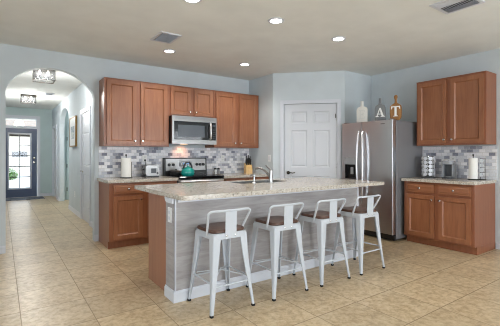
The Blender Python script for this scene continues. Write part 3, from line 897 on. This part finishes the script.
prism(ut, [(2.80, .874), (2.80, .832), (2.93, .832), (2.955, .842), (2.975, .874)], [], IX0 - .018, IX0 - .004, 'YZ')
obj('counter_moulding', ut, MAT['white'], isl)
op = obj('outlet_plate', box(B(), IX0 - .009, IX0 - .001, 2.848, 2.922, .662, .79, .002, 1), MAT['plate'], isl)
sl = B()
for z in (.70, .75): box(sl, IX0 - .0112, IX0 - .0095, 2.868, 2.902, z - .014, z + .014)
obj('socket_face', sl, MAT['white'], op)
CX0, CX1, CY0, CY1 = 1.178, 3.862, 2.603, 3.84
SK = (2.26, 2.99, 3.36, 3.72)
outl = [(CX1, CY0), (CX1, CY1), (CX0, CY1)]
for k in range(7):
    t = PI + PI / 2 * k / 6
    outl.append((CX0 + .06 + .06 * math.cos(t), CY0 + .06 + .06 * math.sin(t)))
obj('granite_island_top', slab(outl, [[p for p in rrect(SK[0], SK[1], SK[2], SK[3], .03, 3)]], .876, .914, .005), MAT['granite'], tags=('long speckled cream granite island top overhanging the bar stools', 'countertop'))
sk = empty('kitchen_sink', ((SK[0] + SK[1]) / 2, (SK[2] + SK[3]) / 2, .9), 0, 'double-bowl steel sink set into the island top', 'sink')
a, b = (SK[1] - SK[0]) / 2 - .004, (SK[3] - SK[2]) / 2 - .004
bm = B()
prism(bm, rrect(-a, a, -b, b, .028, 3), [rrect(-a + .015, -.012, -b + .015, b - .015, .025, 3), rrect(.012, a - .015, -b + .015, b - .015, .025, 3)], -.19, .010)
box(bm, -a + .005, a - .005, -b + .005, b - .005, -.20, -.19)
obj('bowls', bm, MAT['steel'], sk)
for x in (-a / 2, a / 2): obj('drain', lathe(B(), [(0, 0), (.04, 0), (.042, .004), (.03, .004), (0, .002)], 18, (x, 0, -.189)), MAT['chrome'], sk, smooth=True)
fc = empty('kitchen_faucet', (2.62, 3.285, .9145), 0, 'brushed nickel arched faucet beside the island sink', 'faucet')
obj('base', lathe(B(), [(0, 0), (.034, 0), (.034, .006), (.025, .014), (.022, .05), (.022, .10), (.025, .125), (.023, .145), (.012, .156), (0, .158)], 20), MAT['nickel'], fc, smooth=True)
sp_pts = [(0, .012, .065), (-.004, .05, .10), (-.008, .09, .130), (-.011, .13, .150), (-.013, .17, .162), (-.015, .21, .168), (-.016, .245, .166), (-.017, .27, .158), (-.018, .275, .140)]
obj('spout', tube(B(), sp_pts, .014, 12, rr=[.017, .016, .015, .014, .014, .014, .015, .016, .016]), MAT['nickel'], fc, smooth=True)
obj('lever', tube(B(), [(0, .012, .150), (-.004, .035, .170), (-.010, .085, .205)], .010, 8, rr=[.012, .009, .008]), MAT['nickel'], fc, smooth=True)
sd = empty('soap_dispenser', (2.385, 3.30, .9145), 0, 'small nickel soap dispenser left of the faucet', 'soap dispenser')
sd.scale = (1.3, 1.3, 1.7)
obj('pump', lathe(B(), [(0, 0), (.018, 0), (.018, .005), (.009, .012), (.008, .045), (.014, .05), (.014, .06), (0, .062)], 16), MAT['nickel'], sd, smooth=True)
obj('nozzle', tube(B(), [(0, 0, .056), (0, .04, .058), (0, .055, .050)], .005, 8), MAT['nickel'], sd, smooth=True)

# ================================================================= bar stools
def make_stool():
    root = empty('bar_stool')
    # seat pan: rounded square rim
    h = .160
    bm = B()
    prism(bm, rrect(-h, h, -h, h, .035, 5), [], .608, .622)
    prism(bm, rrect(-h, h, -h, h, .035, 5), [rrect(-h + .003, h - .003, -h + .003, h - .003, .033, 5)], .575, .608)
    obj('seat_frame', bm, MAT['stool'], root, smooth=True)
    bm = prism(B(), rrect(-.158, .158, -.150, .158, .05, 6), [], .6225, .648)
    bmesh.ops.recalc_face_normals(bm, faces=bm.faces[:])
    es = [e for e in bm.edges if abs(e.verts[0].co.z - e.verts[1].co.z) < 1e-6]
    bmesh.ops.bevel(bm, geom=es, offset=.006, segments=2, affect='EDGES')
    obj('seat', bm, MAT['seat'], root, smooth=True)
    # legs: folded sheet metal, wide at the top, splayed
    for sx_ in (-1, 1):
        for sy_ in (-1, 1):
            bm = B(); rings = []
            N = 9
            for k in range(N):
                t = k / (N - 1)
                z = .606 + (.018 - .606) * t
                flare = t - .10 * math.sin(PI * t)
                c = .158 + (.205 - .158) * flare
                wv = .048 * (1 - t) ** 1.1 + .022
                th = .0035
                lip = .010
                P = [(0, 0), (wv, 0), (wv, lip), (wv - th, lip), (wv - th, th), (th, th), (th, wv - th), (lip, wv - th), (lip, wv), (0, wv)]
                # outer corner at (c, c), arms run inward; small chamfer on the outer corner
                P = [(.006, 0)] + P[1:-1] + [(0, wv), (0, .006)]
                rings.append([bm.verts.new((sx_ * (c - p), sy_ * (c - q), z)) for p, q in P])
            m = len(rings[0])
            for a_, b_ in zip(rings, rings[1:]):
                for i in range(m): bm.faces.new((a_[i], a_[(i + 1) % m], b_[(i + 1) % m], b_[i]))
            bm.faces.new(rings[0]); bm.faces.new(rings[-1][::-1])
            lg = obj('leg', bm, MAT['stool'], root)
            fb = B(); box(fb, min(sx_ * .182, sx_ * .208), max(sx_ * .182, sx_ * .208), min(sy_ * .182, sy_ * .208), max(sy_ * .182, sy_ * .208), .0005, .017, .003, 1)
            obj('rubber_foot', fb, MAT['rubber'], lg)
    # foot rails (two heights), each its own bar
    for k in range(4):
        a_ = k * PI / 2
        z = .215 if k % 2 == 0 else .24
        q = .158 + (.205 - .158) * (1 - z / .606) - .012
        R = Matrix.Rotation(a_, 3, 'Z')
        bm = B()
        tube(bm, [R @ Vector((-q + .004, -q, z)), R @ Vector((q - .004, -q, z))], .0075, 8)
        obj('foot_rail', bm, MAT['stool'], root, smooth=True)
    # apron lip under the pan and diagonal braces between the legs
    bm = B()
    tube(bm, [(-.145, -.145, .25), (0, 0, .295), (.145, .145, .25)], .005, 6)
    tube(bm, [(.145, -.145, .25), (0, 0, .285), (-.145, .145, .25)], .005, 6)
    obj('cross_brace', bm, MAT['stool'], root, smooth=True)
    # low back: bent tube from the seat sides up to a top bar, with a flat slat
    pts = [(-.166, -.062, .596), (-.166, -.068, .625), (-.192, -.135, .755)]
    for k in range(1, 6):
        t = PI / 2 * k / 6
        pts.append((-.198 + .03 - .03 * math.cos(t), -.142 - .010 * math.sin(t), .770 + .028 * math.sin(t)))
    pts.append((-.16, -.153, .800))
    full = pts + [(-.08, -.166, .800), (0, -.170, .800), (.08, -.166, .800)] + [(-x, y, z) for x, y, z in reversed(pts)]
    bm = tube(B(), full, .0098, 10)
    obj('back_frame', bm, MAT['stool'], root, smooth=True)
    bm = B()
    rings = []
    for y, z in ((-.163, .585), (-.1635, .622), (-.164, .66), (-.167, .73), (-.1695, .798)):
        rings.append([bm.verts.new(p) for p in ((-.052, y, z), (.052, y, z), (.052, y + .003, z), (-.052, y + .003, z))])
    for a_, b_ in zip(rings, rings[1:]):
        for i in range(4): bm.faces.new((a_[i], a_[(i + 1) % 4], b_[(i + 1) % 4], b_[i]))
    bm.faces.new(rings[0]); bm.faces.new(rings[-1])
    obj('back_slat', bm, MAT['stool'], root)
    for x in (-.04, .04):
        bm = B(); k = B(); lathe(k, [(0, 0), (.007, 0), (.005, .004), (0, .005)], 10)
        merge(bm, k, Matrix.Translation((x, -.1632, .600)) @ Matrix.Rotation(PI / 2, 4, 'X'))
        obj('bolt', bm, MAT['chrome'], root, smooth=True)
    return root
st0 = make_stool()
for i, (x, y, a_, lab) in enumerate([
    (1.504, 2.560, 0.00, 'white metal bar stool with walnut seat at the island end nearest the outlet, leftmost'),
    (2.090, 2.535, 0.01, 'white metal bar stool second from the left at the island'),
    (2.668, 2.525, -.01, 'white metal bar stool second from the right at the island'),
    (3.238, 2.515, 0.00, 'white metal bar stool nearest the refrigerator, rightmost at the island')]):
    o = st0 if i == 0 else copy_tree(st0)
    o.location = (x, y, 0); o.rotation_euler = (0, 0, a_)
    tag(o, lab, 'bar stool', 'white metal bar stools along the island')

# ================================================================= things on the counters
CT = .9145
# kettle
kt = empty('tea_kettle', (2.345, 4.985, .9275), 0, 'glossy teal enamel tea kettle with black handle on the range', 'kettle')
kt.scale = (.93, .93, .84)
obj('kettle_body', lathe(B(), [(0, 0), (.085, 0), (.104, .018), (.112, .055), (.104, .10), (.075, .138), (.045, .152), (0, .154)], 30), MAT['teal'], kt, smooth=True)
obj('lid', lathe(B(), [(.044, .1535), (.040, .162), (.012, .168), (.010, .176), (.016, .184), (.010, .192), (0, .193)], 20), MAT['teal'], kt, smooth=True)
obj('spout', tube(B(), [(-.02, .09, .085), (-.03, .12, .11), (-.036, .137, .14)], .02, 12, rr=[.026, .020, .014]), MAT['teal'], kt, smooth=True)
hp = [(math.cos(t) * .074, 0, .130 + math.sin(t) * .120) for t in [PI * k / 14 for k in range(15)]]
obj('handle', tube(B(), hp, .0135, 10), MAT['black'], kt, smooth=True)
# skillet and lid on the left burners
sr = empty('stove_pot', (2.245, 5.20, .9275), 0, 'low black lidded pan on the left rear burner behind the kettle', 'pot')
obj('pot_body', lathe(B(), [(0, 0), (.085, 0), (.094, .014), (.096, .052), (.099, .054), (.092, .056), (0, .056)], 30), MAT['blackmatte'], sr, smooth=True)
obj('lid', lathe(B(), [(.094, .0565), (.085, .064), (.03, .076), (0, .078)], 30), MAT['black'], sr, smooth=True)
obj('knob', lathe(B(), [(0, .077), (.01, .077), (.009, .087), (.017, .094), (.012, .1), (0, .101)], 14), MAT['black'], sr, smooth=True)
for k in (-1, 1): obj('side_handle', tube(B(), [(-.03, k * .093, .04), (-.028, k * .118, .044), (.028, k * .118, .044), (.03, k * .093, .04)], .006, 8), MAT['black'], sr, smooth=True)

def towel(loc, r, h, label, metal):
    t = empty('paper_towel_roll', loc, 0, label, 'paper towel', 'white paper towel rolls on stands')
    obj('stand_base', lathe(B(), [(0, 0), (r + .012, 0), (r + .014, .004), (r + .010, .010), (0, .010)], 28), metal, t, smooth=True)
    bm = B(); lathe(bm, [(.02, .012), (r, .012), (r + .001, .02), (r + .001, h - .01), (r, h), (.02, h), (.02, .012)], 32, cap=False)
    obj('paper_roll', bm, MAT['paper'], t, smooth=True)
    obj('center_rod', tube(B(), [(0, 0, .008), (0, 0, h + .03)], .006, 8), metal, t, smooth=True)
    obj('finial', lathe(B(), [(0, 0), (.008, .002), (.013, .012), (.008, .022), (0, .025)], 12, (0, 0, h + .028)), metal, t, smooth=True)
    ap = tube(B(), [(r + .009, 0, .006), (r + .009, 0, h * .8)], .004, 8)
    obj('tension_arm', ap, metal, t, smooth=True)
    return t
towel((1.475, 5.20, CT), .070, .29, 'white paper towel roll beside the toaster on the arch-side counter', MAT['blackmatte'])
towel((5.16, 2.138, CT), .052, .29, 'slim white paper towel roll beside the small pod rack on the right counter', MAT['blackmatte'])

ts = empty('toaster', (1.845, 5.235, CT), 0, 'two-slice chrome toaster with black top beside the paper towels', 'toaster')
bm = prism(B(), rrect(-.100, .100, .022, .178, .035, 5), [], -.085, .085, 'XZ')
obj('shell', bm, MAT['steel'], ts, smooth=True)
tb = B()
for y in (-.032, .032): box(tb, -.075, .075, y - .014, y + .014, .1785, .182)
obj('slots', tb, MAT['dark'], ts)
obj('base', box(B(), -.102, .102, -.088, .088, 0, .021, .004, 1), MAT['black'], ts)
obj('lever', box(B(), -.125, -.101, -.014, .014, .10, .122, .003, 1), MAT['black'], ts)
obj('front_badge_panel', box(B(), -.02, .06, -.0885, -.0855, .06, .13, .001, 1), MAT['appld'], ts)
obj('dial', lathe(B(), [(0, 0), (.014, 0), (.012, .012), (0, .013)], 14), MAT['black'], ts, loc=(.078, -.086, .06), smooth=True).rotation_euler = (PI / 2, 0, 0)

# salt and pepper in a wire rack
def shaker(x, top, label):
    s_ = empty('spice_shaker', (x, 5.30, CT + .006), 0, label, 'shaker', 'glass shakers in the small rack')
    obj('jar', lathe(B(), [(0, 0), (.022, 0), (.024, .01), (.022, .075), (0, .076)], 16), top, s_, smooth=True)
    obj('cap', lathe(B(), [(.023, .0765), (.023, .098), (.014, .106), (0, .107)], 16), MAT['black'], s_, smooth=True)
shaker(3.008, MAT['plate'], 'left white shaker with black cap in the rack right of the range')
shaker(3.070, MAT['appl'], 'right grey shaker with black cap in the rack right of the range')
rk = B()
box(rk, 2.975, 3.103, 5.268, 5.332, CT, CT + .005, .001, 1)
for z in (.04,):
    tube(rk, [(2.978, 5.27, CT + z), (3.100, 5.27, CT + z), (3.100, 5.33, CT + z), (2.978, 5.33, CT + z)], .0025, 6, closed=True)
for x, y in ((2.978, 5.27), (3.1, 5.27), (3.1, 5.33), (2.978, 5.33)): tube(rk, [(x, y, CT + .003), (x, y, CT + .04)], .0025, 6)
obj('shaker_rack', rk, MAT['blackmatte'], tags=('small black wire rack holding two shakers right of the range', 'rack'))

# knife block with knives
kbk = empty('knife_block', (3.640, 5.215, CT), -.35, 'pale wooden knife block full of black-handled knives by the pantry wall', 'knife block')
bm = prism(B(), [(-.07, 0), (.08, 0), (.08, .19), (-.03, .150), (-.07, .06)], [], -.058, .058, 'YZ')
obj('block', bm, MAT['blockwood'], kbk)
obj('front_sticker', box(B(), -.03, .03, -.0722, -.0705, .01, .05), MAT['blockwood'], kbk)
for r_, c_, ln in ((0, -1, .12), (0, 0, .13), (0, 1, .11), (1, -1, .15), (1, 0, .16), (1, 1, .14)):
    x = c_ * .036; y = -.005 + r_ * .05; z = .152 + r_ * .018 + .004
    kn = empty('kitchen_knife', kbk.matrix_basis @ Vector((0, 0, 0)), 0, 'black-handled kitchen knife standing in the pale knife block', 'knife', 'knives in the knife block')
    kn.location = Vector((3.640, 5.215, CT)) + Matrix.Rotation(-.35, 3, 'Z') @ Vector((x, y, z))
    kn.rotation_euler = (math.radians(15), 0, -.35)
    obj('handle', box(B(), -.009, .009, -.012, .012, .004, ln, .004, 2), MAT['black'], kn, smooth=True)
    obj('bolster', box(B(), -.008, .008, -.011, .011, 0, .0035), MAT['chrome'], kn)

# coffee pod carousel
car = empty('pod_carousel', (5.145, 2.735, CT), 0, 'dark rotating coffee pod carousel at the refrigerator end of the right counter', 'pod carousel')
obj('base', lathe(B(), [(0, 0), (.10, 0), (.10, .010), (.03, .016), (0, .016)], 28), MAT['black'], car, smooth=True)
obj('column', lathe(B(), [(.05, .0165), (.05, .30), (.03, .305), (0, .306)], 8), MAT['black'], car)
obj('top_knob', lathe(B(), [(0, .306), (.006, .306), (.006, .318), (.014, .326), (0, .336)], 12), MAT['chrome'], car, smooth=True)
wr = B()
for k in range(8):
    a_ = 2 * PI * (k + .5) / 8
    tube(wr, [(.082 * math.cos(a_), .082 * math.sin(a_), .012), (.088 * math.cos(a_), .088 * math.sin(a_), .15), (.082 * math.cos(a_), .082 * math.sin(a_), .305), (.04 * math.cos(a_), .04 * math.sin(a_), .309)], .0025, 6)
obj('wire_frame', wr, MAT['chrome'], car, smooth=True)
pod0 = None
for k in range(8):
    a_ = 2 * PI * k / 8
    for j in range(5):
        z = .052 + j * .057
        if pod0 is None:
            pod0 = empty('coffee_pod', (0, 0, 0), 0, 'silver-lidded coffee pod held in the dark carousel', 'coffee pod', 'coffee pods in the carousel')
            c1 = B(); q = B(); lathe(q, [(0, 0), (.016, 0), (.021, .034), (0, .034)], 16)
            merge(c1, q, Matrix.Rotation(PI / 2, 4, 'Y')); obj('cup', c1, MAT['plate'], pod0, smooth=True)
            c2 = B(); q = B(); lathe(q, [(0, .0342), (.0275, .0342), (.0275, .0365), (.023, .0375), (0, .0375)], 18)
            merge(c2, q, Matrix.Rotation(PI / 2, 4, 'Y')); obj('foil_lid', c2, MAT['foil'], pod0, smooth=True)
            p = pod0
        else: p = copy_tree(pod0)
        p.location = (5.145 + .0515 * math.cos(a_), 2.735 + .0515 * math.sin(a_), CT + z); p.rotation_euler = (0, 0, a_)

# single-serve coffee maker
cm = empty('coffee_maker', (5.17, 2.46, CT), -PI / 2 + .15, 'grey single-serve coffee maker with an open dark brewing bay', 'coffee maker')
cm.scale = (.84, .84, 1)
bm = B()
prism(bm, rrect(-.095, .095, .03, .12, .03, 5), [], .001, .20)
obj('rear_body', bm, MAT['appl'], cm, smooth=True)
bm = B(); prism(bm, rrect(-.085, .085, -.12, .115, .045, 6), [], .201, .245)
bmesh.ops.bevel(bm, geom=[e for e in bm.edges if abs(e.verts[0].co.z - .245) < 1e-5 and abs(e.verts[1].co.z - .245) < 1e-5], offset=.012, segments=3, affect='EDGES')
obj('brew_head', bm, MAT['appl'], cm, smooth=True)
obj('bay_panel', box(B(), -.055, .055, .024, .0295, .03, .195, .001, 1), MAT['appld'], cm)
for k in (-1, 1): obj('side_pillar', box(B(), min(k * .062, k * .085), max(k * .062, k * .085), -.06, .029, .02, .2005, .008, 2), MAT['appl'], cm, smooth=True)
obj('drip_tray', prism(B(), rrect(-.08, .08, -.115, .02, .03, 5), [], .0005, .0195), MAT['appld'], cm, smooth=True)
obj('lid_handle', tube(B(), [(-.04, -.10, .246), (-.035, -.118, .262), (.035, -.118, .262), (.04, -.10, .246)], .006, 8), MAT['chrome'], cm, smooth=True)

# small vertical pod rack beside the right paper towel
vr = empty('pod_tower', (5.26, 2.066, CT), 0, 'slim wire tower of four pods right of the paper towel on the right counter', 'pod rack')
tw = B()
box(tw, -.03, .03, -.035, .035, 0, .006, .001, 1)
for y in (-.028, .028): tube(tw, [(.012, y, .004), (.012, y, .285)], .003, 6)
for j in range(5): tube(tw, [(.012, -.028, .035 + j * .0625), (.012, .028, .035 + j * .0625)], .0025, 6)
obj('wire_stand', tw, MAT['blackmatte'], vr, smooth=True)
for j in range(4):
    p = empty('coffee_pod', (5.262, 2.066, CT + .066 + j * .0625), PI, ['lowest', 'second lowest', 'second highest', 'topmost'][j] + ' white coffee pod in the slim wire tower', 'coffee pod', 'pods in the slim tower')
    q = B(); lathe(q, [(0, 0), (.018, 0), (.023, .038), (0, .038)], 16); c1 = B(); merge(c1, q, Matrix.Rotation(PI / 2, 4, 'Y')); obj('cup', c1, MAT['plate'], p, smooth=True)
    q = B(); lathe(q, [(0, .0382), (.026, .0382), (.026, .041), (.012, .0415), (.012, .0405), (0, .0405)], 18); c2 = B(); merge(c2, q, Matrix.Rotation(PI / 2, 4, 'Y')); obj('foil_lid', c2, MAT['foil'], p, smooth=True)

# ================================================================= plates and switches
def plate(name, loc, rz, label, cat, kind='socket', plug=False):
    r_ = empty(name, loc, rz, label, cat, 'white electrical wall plates')
    obj('cover_plate', box(B(), -.036, .036, -.006, -.0005, -.058, .058, .002, 1), MAT['plate'], r_)
    if kind == 'socket':
        s_ = B()
        for z in (-.024, .024):
            for x in (-.008, .006): box(s_, x, x + .003, -.0068, -.0061, z - .008, z + .008)
        obj('slots', s_, MAT['dark'], r_)
    else: obj('rocker', box(B(), -.016, .016, -.009, -.0061, -.034, .034, .001, 1), MAT['white'], r_)
    if plug:
        obj('plug', box(B(), -.012, .012, -.035, -.007, -.04, -.012, .004, 1), MAT['black'], r_)
        obj('cable', tube(B(), [(0, -.03, -.035), (.004, -.035, -.10), (.012, -.03, -.20), (.02, -.03, -.262)], .004, 6), MAT['black'], r_, smooth=True)
    return r_
plate('wall_outlet', (1.822, YB_ - .009, 1.19), 0, 'white outlet with a black plug above the toaster', 'outlet', plug=True)
plate('wall_outlet', (3.23, YB_ - .009, 1.185), 0, 'white outlet on the backsplash left of the knife block', 'outlet')
plate('wall_outlet', (XR - .009, 2.484, 1.165), -PI / 2, 'white outlet behind the coffee maker', 'outlet')
plate('light_switch', (3.812, 4.822, 1.19), -PI / 2, 'white light switch on the pantry side wall', 'switch', 'rocker')
plate('light_switch', (HX1 - .001, 8.30, .415), -PI / 2, 'small white plate low on the hallway right wall', 'outlet')

# ================================================================= ceiling fixtures
spots = [(2.348, 2.859, 'recessed ceiling light above the island sink side'), (3.331, 2.869, 'recessed ceiling light above the refrigerator end of the island'),
         (3.077, 4.507, 'recessed ceiling light nearest the pantry wall'), (1.857, 4.523, 'recessed ceiling light beside the square ceiling vent'),
         (1.406, 2.90, 'recessed ceiling light at the top edge of the photo')]
cl0 = None
for x, y, lab in spots:
    if cl0 is None:
        cl0 = empty('recessed_light'); 
        obj('trim_ring', lathe(B(), [(.062, -.001), (.088, -.001), (.086, -.006), (.066, -.010), (.060, -.006)], 32, cap=False), MAT['white'], cl0, smooth=True)
        obj('lens', lathe(B(), [(0, -.0045), (.0605, -.0045), (.0605, -.002), (0, -.002)], 28), MAT['bulb'], cl0)
        o = cl0
    else: o = copy_tree(cl0)
    o.location = (x, y, H); tag(o, lab, 'ceiling light', 'recessed ceiling lights in the kitchen')
    l_ = bpy.data.lights.new('can_light', 'SPOT'); l_.energy = 32; l_.color = (1, .96, .90); l_.spot_size = 2.5; l_.spot_blend = .6; l_.shadow_soft_size = .06
    lo = bpy.data.objects.new('can_light', l_); C.objects.link(lo); lo.location = (x, y, H - .03)

def vent(name, loc, rz, w, d, label, dirs):
    r_ = empty(name, loc, rz, label, 'ceiling vent')
    obj('frame', prism(B(), rect(-w / 2, w / 2, -d / 2, d / 2), [rect(-w / 2 + .03, w / 2 - .03, -d / 2 + .03, d / 2 - .03)], -.010, -.001), MAT['white'], r_)
    obj('dark_duct', box(B(), -w / 2 + .03, w / 2 - .03, -d / 2 + .03, d / 2 - .03, -.002, -.001), MAT['appld'], r_)
    iw = w - .06
    for k, (f0, f1, ang) in enumerate(dirs):
        bm = B()
        x0, x1 = -iw / 2 + f0 * iw, -iw / 2 + f1 * iw
        if ang == 'x':
            n = int((d - .06) / .022)
            for i in range(n):
                y = -d / 2 + .03 + .011 + i * .022
                q = B(); box(q, x0 + .003, x1 - .003, -.0115, .0115, -.0008, .0008)
                merge(bm, q, Matrix.Translation((0, y, -.011)) @ Matrix.Rotation(.65, 4, 'X'))
        else:
            n = max(1, int((x1 - x0) / .022)); s_ = 1 if ang == '+' else -1
            for i in range(n):
                x = x0 + .011 + i * .022
                q = B(); box(q, -.0115, .0115, -d / 2 + .033, d / 2 - .033, -.0008, .0008)
                merge(bm, q, Matrix.Translation((x, 0, -.011)) @ Matrix.Rotation(.65 * s_, 4, 'Y'))
        obj('louvre', bm, MAT['white'], r_)
    return r_
vent('ceiling_vent', (1.610, 4.03, H), 0, .26, .36, 'square white ceiling vent above the left wall cabinets', [(0, 1, 'x')])
vent('ceiling_vent', (3.455, 1.57, H), 0, .34, .34, 'white three-way ceiling vent at the upper right of the photo', [(0, .34, '+'), (.34, .66, 'x'), (.66, 1, '-')])
vent('ceiling_vent', (.90, 9.25, H), 0, .18, .26, 'small grey hallway ceiling vent between the two box lights', [(0, 1, 'x')])

# hallway box lights
def box_light(x, y, w, d, hh, label, power=34):
    r_ = empty('box_light', (x, y, H), 0, label, 'ceiling light', 'crystal box lights in the hallway')
    obj('ceiling_plate', box(B(), -w / 2, w / 2, -d / 2, d / 2, -.02, -.001, .003, 1), MAT['bronze'], r_)
    fr = B(); t = .008
    for z in (-hh, -.034): 
        prism(fr, rect(-w / 2, w / 2, -d / 2, d / 2), [rect(-w / 2 + t, w / 2 - t, -d / 2 + t, d / 2 - t)], z, z + t)
    for a_ in (-1, 1):
        for b_ in (-1, 1):
            box(fr, min(a_ * w / 2, a_ * (w / 2 - t)), max(a_ * w / 2, a_ * (w / 2 - t)), min(b_ * d / 2, b_ * (d / 2 - t)), max(b_ * d / 2, b_ * (d / 2 - t)), -hh + t, -.02)
    obj('cage', fr, MAT['bronze'], r_)
    gl = B()
    for a_ in (-1, 1):
        box(gl, a_ * (w / 2 - .008) - .0015, a_ * (w / 2 - .008) + .0015, -d / 2 + t, d / 2 - t, -hh + t, -.036)
        box(gl, -w / 2 + t, w / 2 - t, a_ * (d / 2 - .008) - .0015, a_ * (d / 2 - .008) + .0015, -hh + t, -.036)
    obj('glass_panel', gl, MAT['crystal'], r_)
    cr = B()
    nx, ny = 5, 4
    for i in range(nx):
        for j in range(ny):
            cx, cy = -w / 2 + w * (i + .7) / (nx + .4), -d / 2 + d * (j + .7) / (ny + .4)
            lathe(cr, [(0, -hh + .04), (.014, -hh + .06), (.008, -hh + .08), (0, -.045)], 6, (cx, cy, 0))
    obj('crystal_drops', cr, MAT['crystal'], r_)
    for k in (-1, 1):
        obj('bulb', lathe(B(), [(0, -.10), (.022, -.085), (.026, -.065), (.014, -.035), (.014, -.021), (0, -.021)], 14, (k * w * .2, 0, 0)), MAT['hallbulb'], r_, smooth=True)
    l_ = bpy.data.lights.new('hall_lamp', 'POINT'); l_.energy = power; l_.color = (1, .97, .92); l_.shadow_soft_size = .16
    lo = bpy.data.objects.new('hall_lamp', l_); C.objects.link(lo); lo.location = (x, y, H - hh - .12)
box_light(.57, 6.66, .30, .30, .20, 'nearer dark-framed crystal box light on the hallway ceiling')
box_light(.52, 9.80, .30, .30, .18, 'farther dark-framed crystal box light on the hallway ceiling', 50)

# hallway picture and mat
pf = empty('framed_picture', (HX1 - .002, 8.42, 1.745), -PI / 2, 'gold-framed picture on the hallway right wall before the arch', 'picture')
obj('frame', prism(B(), rect(-.39, .39, -.32, .32), [rect(-.365, .365, -.295, .295)], -.035, -.001, 'XZ'), MAT['gold'], pf)
mt_ = obj('picture_mat', box(B(), -.364, .364, -.026, -.002, -.294, .294), MAT['plate'], pf)
obj('print', box(B(), -.20, .20, -.028, -.0265, -.15, .12), MAT['art'], mt_)
obj('door_mat', box(B(), .06, 1.02, 11.62, 12.28, .0015, .012, .003, 1), MAT['mat'], tags=('dark and grey patterned door mat by the navy front door', 'door mat'))
